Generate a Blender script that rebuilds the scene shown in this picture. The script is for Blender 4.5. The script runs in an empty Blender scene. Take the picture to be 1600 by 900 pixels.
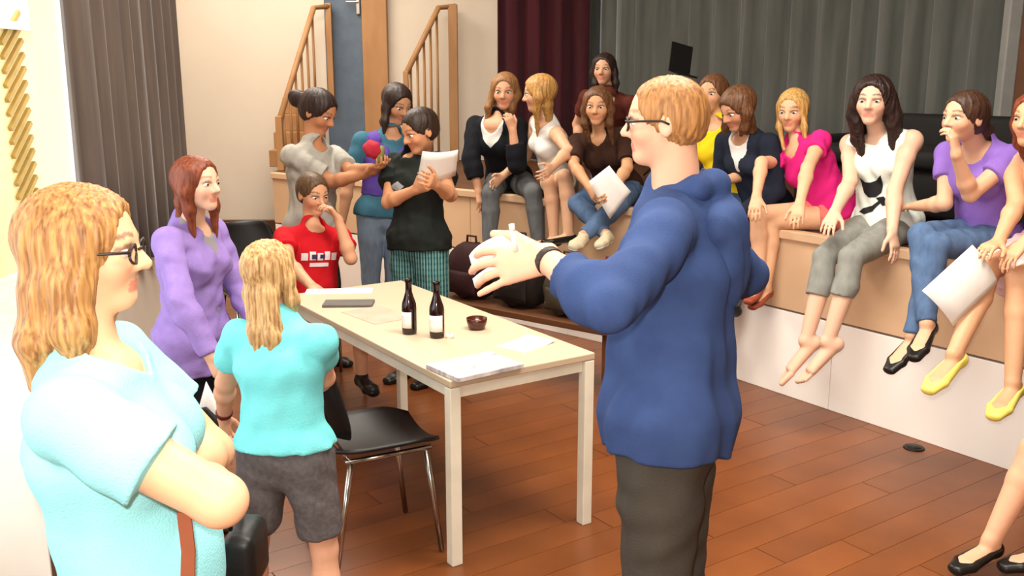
import bpy, bmesh, math, random
import numpy as np
from mathutils import Vector, Matrix
from mathutils.bvhtree import BVHTree
random.seed(7); np.random.seed(7)
scn = bpy.context.scene
col = scn.collection

# ------------------------------------------------------------------ camera
FPX = 1500.0; CAMH = 1.82; PITCH = math.atan(330 / FPX)
cam = bpy.data.objects.new('camera', bpy.data.cameras.new('camera')); col.objects.link(cam)
cam.location = (0, 0, CAMH); cam.rotation_euler = (math.pi / 2 - PITCH, 0, 0)
cam.data.sensor_width = 36; cam.data.lens = 36 * FPX / 1600; cam.data.clip_end = 200
scn.camera = cam
# ------------------------------------------------------------------ world, lights, exposure
vs = scn.view_settings
vs.view_transform = 'Standard'; vs.look = 'None'; vs.gamma = 1; vs.exposure = 0.2
vs.use_curve_mapping = False
wd = bpy.data.worlds.new('daylight'); scn.world = wd; wd.use_nodes = True
wd.node_tree.nodes['Background'].inputs[0].default_value = (0.93, 0.97, 1.0, 1)
wd.node_tree.nodes['Background'].inputs[1].default_value = 3.2
def lamp(name, kind, loc, energy, color=(1, 1, 1), rot=(0, 0, 0), size=None, size_y=None):
    l = bpy.data.lights.new(name, kind); l.energy = energy; l.color = color
    if kind == 'AREA':
        l.shape = 'RECTANGLE'; l.size = size; l.size_y = size_y or size
    elif size: l.shadow_soft_size = size
    o = bpy.data.objects.new(name, l); col.objects.link(o); o.location = loc; o.rotation_euler = rot
    return o
# the flash of the photographer's camera, just above and beside the lens
lamp('camera_flash', 'POINT', (-0.05, 0.02, CAMH + 0.10), 168, (1.0, 0.955, 0.88), size=0.035)
# unseen area lights added under the ceiling as ambient fill for the hall
for lx, ly, e in ((0.2, 0.6, 50), (-0.4, 3.4, 62), (1.0, 3.2, 125), (-1.4, 6.6, 115), (-2.4, 8.6, 65)):
    lamp('ceiling_fill_light', 'AREA', (lx, ly, 3.86), e, (1.0, 0.93, 0.82), size=1.5, size_y=0.9)

# ------------------------------------------------------------------ pixel helpers (1600 x 900 frame)
V = lambda *a: np.array(a, dtype=np.float64)
CF = V(0, math.cos(PITCH), -math.sin(PITCH)); CU = V(0, math.sin(PITCH), math.cos(PITCH)); CR = V(1, 0, 0); CC = V(0, 0, CAMH)
def ray(x, y): return CF + CR * (x - 800) / FPX + CU * (450 - y) / FPX
def atz(x, y, z=0.0): r = ray(x, y); return CC + r * (z - CAMH) / r[2]
def aty(x, y, Y): r = ray(x, y); return CC + r * Y / r[1]
def unit(v): return v / (np.linalg.norm(v) + 1e-9)
def on_sphere(c, L, x, y, s):
    """point on the pixel's ray at distance L from c (s<0 the near one, s>0 the far one)"""
    r = unit(ray(x, y)); m = CC - c
    b = m @ r; q = m @ m - L * L; disc = b * b - q
    if disc <= 0:
        return c + unit(CC + r * (-b) - c) * L
    return CC + r * (-b + (1 if s > 0 else -1) * math.sqrt(disc))

# ------------------------------------------------------------------ materials
def lin(c):
    return tuple(((v / 255) / 12.92 if v / 255 <= 0.04045 else ((v / 255 + 0.055) / 1.055) ** 2.4) for v in c[:3]) + (1,)
MATS = {}
def mat(name, c, rough=0.7, c2=None, scale=(8, 8, 8), amt=0.5, bump=0.0, bscale=40, metal=0.0, spec=0.3, detail=3.0, sheen=0.0, trans=0.0, emit=0.0, rand=0.0):
    """procedural material: two colours mixed by stretched noise, with fine noise relief"""
    if name in MATS: return MATS[name]
    m = bpy.data.materials.new(name); m.use_nodes = True; MATS[name] = m
    nt = m.node_tree; N = nt.nodes; Lk = nt.links; b = N['Principled BSDF']
    b.inputs['Roughness'].default_value = rough; b.inputs['Metallic'].default_value = metal
    b.inputs['Specular IOR Level'].default_value = spec
    if sheen: b.inputs['Sheen Weight'].default_value = sheen
    if trans: b.inputs['Transmission Weight'].default_value = trans
    tc = N.new('ShaderNodeTexCoord'); mp = N.new('ShaderNodeMapping'); mp.inputs['Scale'].default_value = scale
    Lk.new(tc.outputs['Object'], mp.inputs[0])
    nz = N.new('ShaderNodeTexNoise'); nz.inputs['Scale'].default_value = 1.0; nz.inputs['Detail'].default_value = detail
    Lk.new(mp.outputs[0], nz.inputs['Vector'])
    c1 = lin(c); cc = lin(c2) if c2 else tuple(min(1, v * 0.75) for v in c1[:3]) + (1,)
    rp = N.new('ShaderNodeValToRGB'); e = rp.color_ramp.elements
    e[0].position = 0.5 - 0.5 * (1 - amt) - 0.02; e[1].position = 0.5 + 0.5 * (1 - amt) + 0.02
    e[0].color = cc; e[1].color = c1
    Lk.new(nz.outputs['Fac'], rp.inputs[0]); out = rp.outputs[0]
    if rand:
        oi = N.new('ShaderNodeObjectInfo'); hs = N.new('ShaderNodeHueSaturation'); mr = N.new('ShaderNodeMapRange')
        mr.inputs[3].default_value = 1 - rand; mr.inputs[4].default_value = 1 + rand
        Lk.new(oi.outputs['Random'], mr.inputs[0]); Lk.new(mr.outputs[0], hs.inputs['Value']); Lk.new(out, hs.inputs['Color']); out = hs.outputs[0]
    Lk.new(out, b.inputs['Base Color'])
    if bump:
        n2 = N.new('ShaderNodeTexNoise'); n2.inputs['Scale'].default_value = bscale; n2.inputs['Detail'].default_value = 2
        Lk.new(tc.outputs['Object'], n2.inputs['Vector'])
        bp = N.new('ShaderNodeBump'); bp.inputs['Strength'].default_value = bump; bp.inputs['Distance'].default_value = 0.01
        Lk.new(n2.outputs['Fac'], bp.inputs['Height']); Lk.new(bp.outputs[0], b.inputs['Normal'])
    if emit:
        b.inputs['Emission Color'].default_value = c1; b.inputs['Emission Strength'].default_value = emit
    return m
def skin_mat():
    m = bpy.data.materials.new('skin'); m.use_nodes = True; nt = m.node_tree; b = nt.nodes['Principled BSDF']
    a = nt.nodes.new('ShaderNodeVertexColor'); a.layer_name = 'Col'
    tc = nt.nodes.new('ShaderNodeTexCoord'); nz = nt.nodes.new('ShaderNodeTexNoise'); nz.inputs['Scale'].default_value = 30
    nt.links.new(tc.outputs['Object'], nz.inputs['Vector'])
    mr = nt.nodes.new('ShaderNodeMapRange'); mr.inputs[3].default_value = 0.93; mr.inputs[4].default_value = 1.05
    nt.links.new(nz.outputs['Fac'], mr.inputs[0])
    hs = nt.nodes.new('ShaderNodeHueSaturation'); nt.links.new(mr.outputs[0], hs.inputs['Value']); nt.links.new(a.outputs[0], hs.inputs['Color'])
    nt.links.new(hs.outputs[0], b.inputs['Base Color'])
    b.inputs['Roughness'].default_value = 0.5; b.inputs['Specular IOR Level'].default_value = 0.3
    b.inputs['Subsurface Weight'].default_value = 0.12; b.inputs['Subsurface Scale'].default_value = 0.01
    return m
SKIN = skin_mat()

# ------------------------------------------------------------------ object helpers
def link(name, me, parent=None, m=None):
    o = bpy.data.objects.new(name, me); col.objects.link(o)
    if parent is not None: o.parent = parent
    if m is not None and me is not None and len(me.materials) == 0: me.materials.append(m)
    return o
def tag(o, label, cat=None, group=None, kind=None):
    if label: o['label'] = label
    if cat: o['category'] = cat
    if group: o['group'] = group
    if kind: o['kind'] = kind
    return o
def thing(name, label, cat, loc=(0, 0, 0), rz=0.0, group=None):
    o = bpy.data.objects.new(name, None); o.empty_display_size = 0.1; col.objects.link(o)
    o.location = loc; o.rotation_euler = (0, 0, rz)
    return tag(o, label, cat, group)
class MB:
    """collects boxes, tubes, lathes into one bmesh"""
    def __init__(s): s.bm = bmesh.new()
    def box(s, c, size, rot=None, bev=0.0, seg=2):
        r = bmesh.ops.create_cube(s.bm, size=1.0); vs_ = r['verts']
        M = Matrix.Translation(Vector(c)) @ ((rot.to_4x4() if rot else Matrix.Identity(4))) @ Matrix.Diagonal((*size, 1))
        bmesh.ops.transform(s.bm, matrix=M, verts=vs_)
        if bev:
            ed = list({e for v in vs_ for e in v.link_edges})
            bmesh.ops.bevel(s.bm, geom=ed, offset=bev, segments=seg, affect='EDGES', profile=0.5)
        return s
    def tube(s, pts, r, n=8, cap=True):
        pts = [Vector(p) for p in pts]; rr = r if isinstance(r, (list, tuple)) else [r] * len(pts)
        rings = []; prev = None
        for i, p in enumerate(pts):
            d = (pts[min(i + 1, len(pts) - 1)] - pts[max(i - 1, 0)]).normalized()
            a = prev if prev is not None else (Vector((0, 0, 1)) if abs(d.z) < 0.9 else Vector((1, 0, 0)))
            a = (a - d * a.dot(d)).normalized(); prev = a; b = d.cross(a)
            rings.append([s.bm.verts.new(p + (a * math.cos(2 * math.pi * k / n) + b * math.sin(2 * math.pi * k / n)) * rr[i]) for k in range(n)])
        for A, B in zip(rings, rings[1:]):
            for k in range(n): s.bm.faces.new((A[k], A[(k + 1) % n], B[(k + 1) % n], B[k]))
        if cap: s.bm.faces.new(list(reversed(rings[0]))); s.bm.faces.new(rings[-1])
        return s
    def lathe(s, prof, n=20, c=(0, 0, 0)):
        rings = []
        for r, z in prof:
            rings.append([s.bm.verts.new((c[0] + r * math.cos(2 * math.pi * k / n), c[1] + r * math.sin(2 * math.pi * k / n), c[2] + z)) for k in range(n)])
        for A, B in zip(rings, rings[1:]):
            for k in range(n): s.bm.faces.new((A[k], A[(k + 1) % n], B[(k + 1) % n], B[k]))
        if prof[0][0] > 1e-4: s.bm.faces.new(list(reversed(rings[0])))
        if prof[-1][0] > 1e-4: s.bm.faces.new(rings[-1])
        return s
    def quad(s, *ps):
        s.bm.faces.new([s.bm.verts.new(p) for p in ps]); return s
    def prism(s, poly, z0, z1):
        A = [s.bm.verts.new((p[0], p[1], z0)) for p in poly]; B = [s.bm.verts.new((p[0], p[1], z1)) for p in poly]
        s.bm.faces.new(list(reversed(A))); s.bm.faces.new(B)
        for k in range(len(poly)):
            j = (k + 1) % len(poly); s.bm.faces.new((A[k], A[j], B[j], B[k]))
        return s
    def sheet(s, fn, nu, nv, thick=0.0):
        """grid fn(u,v)->point, optionally with thickness along the normal"""
        P = [[Vector(fn(i / nu, j / nv)) for j in range(nv + 1)] for i in range(nu + 1)]
        def layer(Q, flip):
            vv = [[s.bm.verts.new(q) for q in row] for row in Q]
            for i in range(nu):
                for j in range(nv):
                    f = (vv[i][j], vv[i + 1][j], vv[i + 1][j + 1], vv[i][j + 1]); s.bm.faces.new(f if not flip else tuple(reversed(f)))
            return vv
        a = layer(P, False)
        if thick:
            Q = []
            for i in range(nu + 1):
                row = []
                for j in range(nv + 1):
                    du = P[min(i + 1, nu)][j] - P[max(i - 1, 0)][j]; dv = P[i][min(j + 1, nv)] - P[i][max(j - 1, 0)]
                    row.append(P[i][j] - du.cross(dv).normalized() * thick)
                Q.append(row)
            b = layer(Q, True)
            bo = [(i, 0) for i in range(nu + 1)] + [(nu, j) for j in range(1, nv + 1)] + [(i, nv) for i in range(nu - 1, -1, -1)] + [(0, j) for j in range(nv - 1, 0, -1)]
            for k in range(len(bo)):
                p, q = bo[k], bo[(k + 1) % len(bo)]
                s.bm.faces.new((a[q[0]][q[1]], a[p[0]][p[1]], b[p[0]][p[1]], b[q[0]][q[1]]))
        return s
    def done(s, name, m, parent=None, smooth=False, loc=None):
        me = bpy.data.meshes.new(name); bmesh.ops.recalc_face_normals(s.bm, faces=s.bm.faces) ; s.bm.to_mesh(me); s.bm.free()
        if smooth: me.polygons.foreach_set('use_smooth', [True] * len(me.polygons))
        o = link(name, me, parent, m)
        if loc is not None: o.location = loc
        return o
RZ = lambda a: Matrix.Rotation(a, 3, 'Z')

# ------------------------------------------------------------------ implicit surfaces: smooth unions of tapered shapes, meshed by sparse surface nets
def cone(a, b, ra, rb, clip=None):
    a = np.float32(a); b = np.float32(b); ab = b - a; L2 = float(ab @ ab) + 1e-9
    def f(P):
        pa = P - a; t = np.clip(pa @ ab / L2, 0, 1)
        q = pa - t[:, None] * ab
        return np.sqrt(np.einsum('ij,ij->i', q, q)) - (ra + (rb - ra) * t)
    return clipped(f, clip)
def ell(c, r, M=None, clip=None):
    c = np.float32(c); r = np.float32(r); M = np.eye(3, dtype=np.float32) if M is None else np.float32(M)
    def f(P):
        q = (P - c) @ M.T / r; k0 = np.sqrt(np.einsum('ij,ij->i', q, q)); q = q / r; k1 = np.sqrt(np.einsum('ij,ij->i', q, q))
        return k0 * (k0 - 1) / (k1 + 1e-6)
    return clipped(f, clip)
def econe(a, b, A, B, lat, clip=None, cap=0.8):
    """tapered limb of elliptical section: A, B = (radius along lat, radius across) at both ends"""
    a = np.float32(a); b = np.float32(b); ab = b - a; L = float(np.linalg.norm(ab)); ax = ab / L
    u = np.float32(unit(lat - ax * (lat @ ax))); w = np.cross(ax, u).astype(np.float32)
    def f(P):
        pa = P - a; z = pa @ ax; t = np.clip(z / L, 0, 1); e = z - t * L
        rx = A[0] + (B[0] - A[0]) * t; ry = A[1] + (B[1] - A[1]) * t; rz = np.minimum(rx, ry) * cap
        x = pa @ u / rx; y = pa @ w / ry; e = e / rz
        k0 = np.sqrt(x * x + y * y + e * e); x /= rx; y /= ry; e /= rz; k1 = np.sqrt(x * x + y * y + e * e)
        return k0 * (k0 - 1) / (k1 + 1e-6)
    return clipped(f, clip)
def clipped(f, clip):
    if not clip: return f
    cl = [(np.float32(p), np.float32(unit(n))) for p, n in clip]
    def g(P):
        d = f(P)
        for p, n in cl: d = np.maximum(d, (P - p) @ n)
        return d
    return g
def plane(p, n):
    p = np.float32(p); n = np.float32(unit(n)); return lambda P: (P - p) @ n
def comb(d, x, kind, k):
    if kind == 'u':
        if k <= 0: return np.minimum(d, x)
        h = np.maximum(k - np.abs(d - x), 0) / k; return np.minimum(d, x) - h * h * (k * 0.25)
    if kind == 's': x = -x
    if k <= 0: return np.maximum(d, x)
    h = np.maximum(k - np.abs(d - x), 0) / k; return np.maximum(d, x) + h * h * (k * 0.25)
def net(ops, res, lo, hi, disp=None, marg=0.0):
    """ops: list of (kind, f, k, colour) -> verts, quads"""
    lo = np.array(lo) - 0.03; hi = np.array(hi) + 0.03; bs = 4 * res
    n = np.ceil((hi - lo) / bs).astype(int) + 1
    g = np.stack(np.meshgrid(*[np.arange(k) for k in n], indexing='ij'), -1).reshape(-1, 3)
    cen = (lo + (g + 0.5) * bs).astype(np.float32)
    D = np.full(len(cen), 9.0, np.float32); pd = []
    for kind, f, k, _ in ops:
        x = f(cen); pd.append(x); D = comb(D, x, kind, k)
    hd = 2 * res * 1.7321
    act = np.abs(D) < hd * 1.35 + marg
    g = g[act]; D = D[act]; pd = [x[act] for x in pd]; B = len(g)
    l = np.stack(np.meshgrid(*[np.arange(5)] * 3, indexing='ij'), -1).reshape(-1, 3)
    gp = g[:, None, :] * 4 + l[None]                                   # lattice ids
    P = (lo + gp * res).astype(np.float32)
    d = np.full((B, 125), 9.0, np.float32)
    for (kind, f, k, _), x in zip(ops, pd):
        sel = (x < D + 2.4 * hd + k + marg) if kind == 'u' else ((x < 2.4 * hd + k) if kind == 's' else (x > -2.4 * hd - k))
        ix = np.nonzero(sel)[0]
        if not len(ix): continue
        v = f(P[ix].reshape(-1, 3)).reshape(-1, 125)
        d[ix] = comb(d[ix], v, kind, k)
    if disp is not None: d += disp(P.reshape(-1, 3)).reshape(B, 125)
    Vv = d.reshape(B, 5, 5, 5); S = Vv < 0
    cn = [(i, j, k) for i in (0, 1) for j in (0, 1) for k in (0, 1)]
    cs = sum(S[:, i:i + 4, j:j + 4, k:k + 4].astype(np.int8) for i, j, k in cn)
    b, x, y, z = np.nonzero((cs > 0) & (cs < 8))
    vals = np.stack([Vv[b, x + i, y + j, z + k] for i, j, k in cn], 1)
    acc = np.zeros((len(b), 3)); cnt = np.zeros(len(b))
    for p in range(8):
        for ax in range(3):
            if cn[p][ax]: continue
            q = list(cn[p]); q[ax] = 1; q = cn.index(tuple(q))
            va, vb = vals[:, p], vals[:, q]; m = (va < 0) != (vb < 0)
            t = np.where(m, va / np.where(m, va - vb, 1), 0)
            pos = np.tile(np.array(cn[p], float), (len(b), 1)); pos[:, ax] += t
            acc += pos * m[:, None]; cnt += m
    gc = g[b] * 4 + np.stack([x, y, z], 1)
    verts = lo + (gc + acc / np.maximum(cnt, 1)[:, None]) * res
    N = n * 4 + 8
    cid = lambda c: ((c[:, 0] + 2) * N[1] + c[:, 1] + 2) * N[2] + c[:, 2] + 2
    ids = cid(gc); order = np.argsort(ids); sid = ids[order]
    quads = []
    for ax in range(3):
        sl0 = [slice(0, 4)] * 3; sl1 = [slice(0, 4)] * 3; sl1[ax] = slice(1, 5)
        s0 = S[(slice(None), *sl0)]; s1 = S[(slice(None), *sl1)]
        b, x, y, z = np.nonzero(s0 != s1); inn = s0[b, x, y, z]
        c = g[b] * 4 + np.stack([x, y, z], 1)
        u, w = (ax + 1) % 3, (ax + 2) % 3; cs4 = []; ok = np.ones(len(b), bool)
        for du, dw in ((-1, -1), (0, -1), (0, 0), (-1, 0)):
            cc = c.copy(); cc[:, u] += du; cc[:, w] += dw; i = cid(cc)
            p = np.clip(np.searchsorted(sid, i), 0, len(sid) - 1); ok &= sid[p] == i; cs4.append(order[p])
        q = np.stack(cs4, 1); q[~inn] = q[~inn][:, ::-1]; quads.append(q[ok])
    return verts, np.concatenate(quads)
def relax(v, q, it=1):
    for _ in range(it):
        s = np.zeros_like(v); c = np.zeros(len(v))
        for i in range(4):
            for j in (1, 3):
                np.add.at(s, q[:, i], v[q[:, (i + j) % 4]]); np.add.at(c, q[:, i], 1)
        v = 0.5 * v + 0.5 * s / np.maximum(c, 1)[:, None]
    return v
def mesh_np(name, v, q, colors=None):
    me = bpy.data.meshes.new(name)
    me.vertices.add(len(v)); me.vertices.foreach_set('co', np.asarray(v, np.float32).ravel())
    me.loops.add(len(q) * 4); me.loops.foreach_set('vertex_index', q.astype(np.int32).ravel())
    me.polygons.add(len(q)); me.polygons.foreach_set('loop_start', np.arange(0, len(q) * 4, 4, dtype=np.int32))
    me.polygons.foreach_set('use_smooth', np.ones(len(q), bool))
    if colors is not None:
        a = me.color_attributes.new('Col', 'FLOAT_COLOR', 'POINT'); a.data.foreach_set('color', np.asarray(colors, np.float32).ravel())
    me.update(calc_edges=True); me.validate()
    return me

# ------------------------------------------------------------------ people
def eye_mesh():
    bm = bmesh.new(); bmesh.ops.create_uvsphere(bm, u_segments=16, v_segments=12, radius=1.0)
    bmesh.ops.rotate(bm, cent=(0, 0, 0), matrix=Matrix.Rotation(math.pi / 2, 3, 'X'), verts=bm.verts)
    me = bpy.data.meshes.new('eye')
    for f in bm.faces:
        y = f.calc_center_median().normalized().y; f.smooth = True
        f.material_index = 2 if y > 0.965 else (1 if y > 0.83 else 0)
    bm.to_mesh(me); bm.free()
    for m in (mat('eye_white', (226, 218, 210), 0.25, amt=0.2, spec=0.5), mat('iris', (72, 60, 48), 0.2, amt=0.4), mat('pupil', (12, 10, 10), 0.15)):
        me.materials.append(m)
    return me
EYE = eye_mesh()
def waves(amp, seed, wl=0.07, squash=(1, 1, 0.6)):
    r = np.random.RandomState(seed); ks = []
    for i in range(4):
        k = r.randn(3); k = k / np.linalg.norm(k) * 2 * math.pi / (wl * r.uniform(0.7, 1.6)) * np.array(squash); ks.append((np.float32(k), r.uniform(0, 6.3)))
    def f(P):
        w = np.sin(P @ ks[0][0] + ks[0][1]); s = np.sin(P @ ks[1][0] + 1.3 * w + ks[1][1]) + 0.7 * np.sin(P @ ks[2][0] + 1.1 * w) + 0.5 * np.sin(P @ ks[3][0] + ks[3][1])
        return (s * (amp / 2.0)).astype(np.float32)
    return f

class Person:
    def __init__(s, label, h, pel, yaw, neck, head, hyaw, arms, legs, pyaw=None, hpitch=0, hroll=0, toes=(None, None), group=None, res=0.0068,
                 skin=(226, 178, 146), lip=(190, 105, 95), brow=(95, 66, 45), sh=1.0, hip=1.0, g=1.0, hs=1.0, slump=0.0, bust=0.0, belly=0.0, hands=(None, None), bare=False, base=None, chub=1.0, ag=1.0, ll=1.0, fs=1.0, hh=1.0, tone=0.84):
        s.fs, s.hh, s.tone = fs, hh, tone
        s.h = h; s.res = res; s.g = g; s.skin = skin; s.seed = int(h * 1e4 + abs(yaw) * 13) % 9999
        s.lipc, s.browc = lip, brow; s.bust, s.belly, s.bare, s.chub = bust, belly, bare, chub
        z = V(0, 0, 1); s.pel = np.array(pel, float)
        rad = math.radians; s.yaw = yaw
        f0 = V(-math.sin(rad(yaw)), math.cos(rad(yaw)), 0)
        pf = f0 if pyaw is None else V(-math.sin(rad(pyaw)), math.cos(rad(pyaw)), 0)
        s.pf = pf; s.pl = np.cross(z, pf)
        s.fwd, s.lat, s.up = f0, np.cross(z, f0), z
        s.LT = 0.30 * h
        s.neck = s.go(s.pel, s.LT, neck)
        s.up = unit(s.neck - s.pel); s.lat = unit(np.cross(s.up, f0)); s.fwd = np.cross(s.lat, s.up)
        s.slump = slump
        s.Hh = 0.132 * h * hs
        s.hc = s.go(s.neck, 0.075 * h + 0.36 * s.Hh, head)
        cy, sy = math.cos(rad(hyaw)), math.sin(rad(hyaw)); cp, sp = math.cos(rad(hpitch)), math.sin(rad(hpitch))
        hf = V(-sy * cp, cy * cp, sp); hl = unit(np.cross(z, hf)); hu = np.cross(hf, hl); hu = unit(np.cross(hf, hl))
        if hu[2] < 0: hu = -hu
        cr, sr = math.cos(rad(hroll)), math.sin(rad(hroll)); hl, hu = hl * cr + hu * sr, hu * cr - hl * sr
        s.HM = np.stack([hl, hf, hu]); yf = V(-sy, cy, 0); s.YM = np.stack([np.cross(z, yf), yf, z])
        s.sho, s.elb, s.wri, s.hp, s.kn, s.an, s.toe = [], [], [], [], [], [], []
        for i, sg in enumerate((1, -1)):                                # left, right
            p = s.neck + s.lat * sg * 0.108 * h * sh - s.up * 0.028 * h; s.sho.append(p)
            e = s.go(p, 0.172 * h, arms[i][0], sg); s.elb.append(e)
            s.wri.append(s.go(e, 0.150 * h, arms[i][1], sg))
            q = s.pel + s.pl * sg * 0.052 * h * hip; s.hp.append(q)
            k = s.go(q, 0.245 * h * ll, legs[i][0], sg); s.kn.append(k)
            a = s.go(k, 0.235 * h * ll, legs[i][1], sg); s.an.append(a)
            t = toes[i]
            td = pf if t is None else (unit(s.go(a, 0.125 * h, t, sg) - a))
            s.toe.append(td)
        s.hip = hip; s.sh = sh; s.ag = ag
        b = s.pel if base is None else np.array(base, float)
        if base is None: b = V(s.pel[0], s.pel[1], min(s.an[0][2], s.an[1][2]) - 0.04 * h)
        s.org = b
        s.root = thing('person', label, 'person', tuple(b), 0, group)
        s.hands_spec = hands
        s.make_body()
    def go(s, p, L, sp, sg=1):
        if sp[0] == 'b': d = s.lat * sp[1] * sg + s.fwd * sp[2] + s.up * sp[3]; return p + unit(d) * L
        if sp[0] == 'w': return p + unit(V(*sp[1:4])) * L
        if sp[0] == 'p': return p + unit(V(*sp[1:4]) - p) * L            # towards a point
        return on_sphere(p, L, *sp)
    def H(s, x, y, z): return s.hc + (x * s.HM[0] + y * s.HM[1] + z * s.HM[2]) * s.Hh
    def Y(s, x, y, z): return s.hc + (x * s.YM[0] + y * s.YM[1] + z * s.YM[2]) * s.Hh
    def sp(s, t): return s.pel + s.up * s.LT * t - s.fwd * s.slump * math.sin(math.pi * min(max(t, 0), 1))
    # ---- shapes shared by skin and clothes
    def torso(s, off=0.0, t0=None, flare=0.0, offw=None):
        h, g = s.h, s.g; hi = s.hip
        se = [(-0.10, 0.080 * hi, 0.058), (0.06, 0.096 * hi, 0.068), (0.36, 0.077, 0.058), (0.70, 0.092, 0.066), (0.93, 0.070 * s.sh, 0.048)]
        if t0 is not None: se = [(t0, 0.092 * hi, 0.066)] + [x for x in se if x[0] > t0 + 0.05]
        o = []
        for i, (A, B) in enumerate(zip(se, se[1:])):
            fa = flare * max(0, 0.4 - A[0]); fb = flare * max(0, 0.4 - B[0])
            oa = offw if (offw is not None and A[0] == 0.36) else off; ob = offw if (offw is not None and B[0] == 0.36) else off
            o.append(('u', econe(s.sp(A[0]), s.sp(B[0]), (A[1] * h * g + oa + fa, A[2] * h * g + oa + fa), (B[1] * h * g + ob + fb, B[2] * h * g + ob + fb), s.lat), 0.03, 0))
        for p in s.sho:
            o.append(('u', cone(s.neck - s.up * 0.035 * h, p - s.up * 0.006 * h, 0.036 * h + off * 0.6, 0.032 * h + off * 0.7), 0.03, 0))
        if s.bust:
            for sg in (1, -1):
                o.append(('u', ell(s.sp(0.66) + s.fwd * 0.045 * h * g + s.lat * sg * 0.042 * h, np.array([0.045, 0.042, 0.045]) * h * s.bust + off, np.stack([s.lat, s.fwd, s.up])), 0.03, 0))
        if s.belly:
            o.append(('u', ell(s.sp(0.18) + s.fwd * 0.03 * h, np.array([0.085, 0.065, 0.09]) * h * s.belly + off, np.stack([s.lat, s.fwd, s.up])), 0.04, 0))
        return o
    def arm(s, i, off=0.0, f=2.0, cut=False, flare=0.0, k=0.018):
        h = s.h * s.ag; o = []; S, E, W = s.sho[i], s.elb[i], s.wri[i]
        u = E - S; fe = min(f, 1.0); e = S + u * fe
        clip = [(e, u)] if (cut and f <= 1) else None
        M = S + u * min(0.35, fe)
        o.append(('u', cone(S, M, 0.0295 * h + off, 0.0265 * h + off + flare * 0.4, clip), 0.03 if not cut else k, 0))
        if fe > 0.35: o.append(('u', cone(M, e + (unit(u) * 0.03 if clip else 0), 0.0265 * h + off + flare * 0.4, (0.0265 - 0.0045 * (fe - 0.35) / 0.65) * h + off + flare, clip), k, 0))
        if f > 1:
            w = W - E; ff = f - 1; clip = [(E + w * ff, w)] if (cut and ff < 1.01) else None
            m1 = E + w * 0.28; o.append(('u', cone(E, m1, 0.0220 * h + off + flare, 0.0240 * h + off + flare, clip), k, 0))
            end = E + w * min(1.0, ff); rr = 0.0155 * h if ff >= 0.9 else 0.021 * h
            o.append(('u', cone(m1, end + (unit(w) * 0.02 if clip else 0), 0.0240 * h + off + flare, rr + off + flare * 0.6, clip), k, 0))
        return o
    def leg(s, i, off=0.0, f=2.0, cut=False, flare=0.0, k=0.016):
        h = s.h * s.chub; o = []; S, K, A = s.hp[i], s.kn[i], s.an[i]
        u = K - S; fe = min(f, 1.0); clip = [(S + u * fe, u)] if (cut and f <= 1) else None
        M = S + u * 0.4; R = lambda t: (0.050 - 0.019 * t) * h
        o.append(('u', cone(S, M, R(0) + off, R(0.36) + off + flare * 0.3, clip), 0.025, 0))
        o.append(('u', cone(M, S + u * (fe if not clip else fe + 0.1), R(0.36) + off + flare * 0.3, R(fe) + off + flare * (1 if f <= 1 else 0.5), clip), k, 0))
        if f > 1:
            w = A - K; ff = f - 1; clip = [(K + w * ff, w)] if cut else None
            back = unit(np.cross(np.cross(w, s.toe[i]), w)); m1 = K + w * 0.32 - back * 0.008 * h
            o.append(('u', cone(K, m1, 0.030 * h + off + flare * 0.5, 0.0315 * h + off + flare * 0.7, clip), k, 0))
            o.append(('u', cone(m1, K + w * min(1.0, ff + (0.05 if clip else 0)), 0.0315 * h + off + flare * 0.7, (0.0315 - 0.012 * min(1, (ff - .3) / .6)) * h + off + flare, clip), k, 0))
        return o
    def foot(s, i, off=0.0, toes=False):
        h, t, a = s.h * s.fs, s.toe[i], s.an[i]; w = 0.5 * unit(s.kn[i] - a) + V(0, 0, 0.8); fz = unit(w - t * (w @ t)); lt = np.cross(fz, t); o = []
        o.append(('u', cone(a + fz * 0.006 * h, a - fz * 0.018 * h - t * 0.016 * h, 0.0178 * s.h + off, 0.0195 * h + off), 0.012, 0))
        ball = a + t * 0.078 * h - fz * 0.026 * h
        o.append(('u', econe(a - fz * 0.016 * h - t * 0.005 * h, ball, (0.0175 * h + off, 0.019 * h + off), (0.0265 * h + off, 0.0135 * h + off), lt), 0.014, 0))
        if toes:
            sg = (1, -1)[i]
            for j in range(5):                                             # big toe on the inside
                x = (-0.019 + 0.0095 * j) * h * sg; L = (0.047, 0.045, 0.041, 0.036, 0.030)[j] * h; r = (0.0078, 0.006, 0.0058, 0.0055, 0.005)[j] * h
                b0 = ball + lt * x - fz * 0.004 * h + t * 0.008 * h
                o.append(('u', cone(b0, b0 + t * (L - 0.01 * h) - fz * 0.001 * h, r * 1.1, r), 0.004, 0))
        else:
            tip = a + t * 0.112 * h - fz * 0.030 * h
            o.append(('u', econe(ball, tip, (0.026 * h + off, 0.0135 * h + off), (0.017 * h + off, 0.010 * h + off), lt), 0.01, 0))
        return o
    def hand(s, i):
        q = s.hands_spec[i] or {}; sg = (1, -1)[i]; W = s.wri[i]; fa = unit(W - s.elb[i]); h = s.h * s.hh
        d = fa if 'd' not in q else unit(s.go(W, 0.1, q['d'], sg) - W)
        n = q.get('n'); n = (-s.lat * sg) if n is None else (s.lat * n[1] * sg + s.fwd * n[2] + s.up * n[3] if n[0] == 'b' else V(*n[1:4]))
        n = unit(n - d * (n @ d)); th = np.cross(d, n) * (-sg); curl = q.get('curl', 0.5); spr = q.get('spread', 0.06)
        Lp = 0.052 * h; k0 = W + d * Lp; o = []
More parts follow.
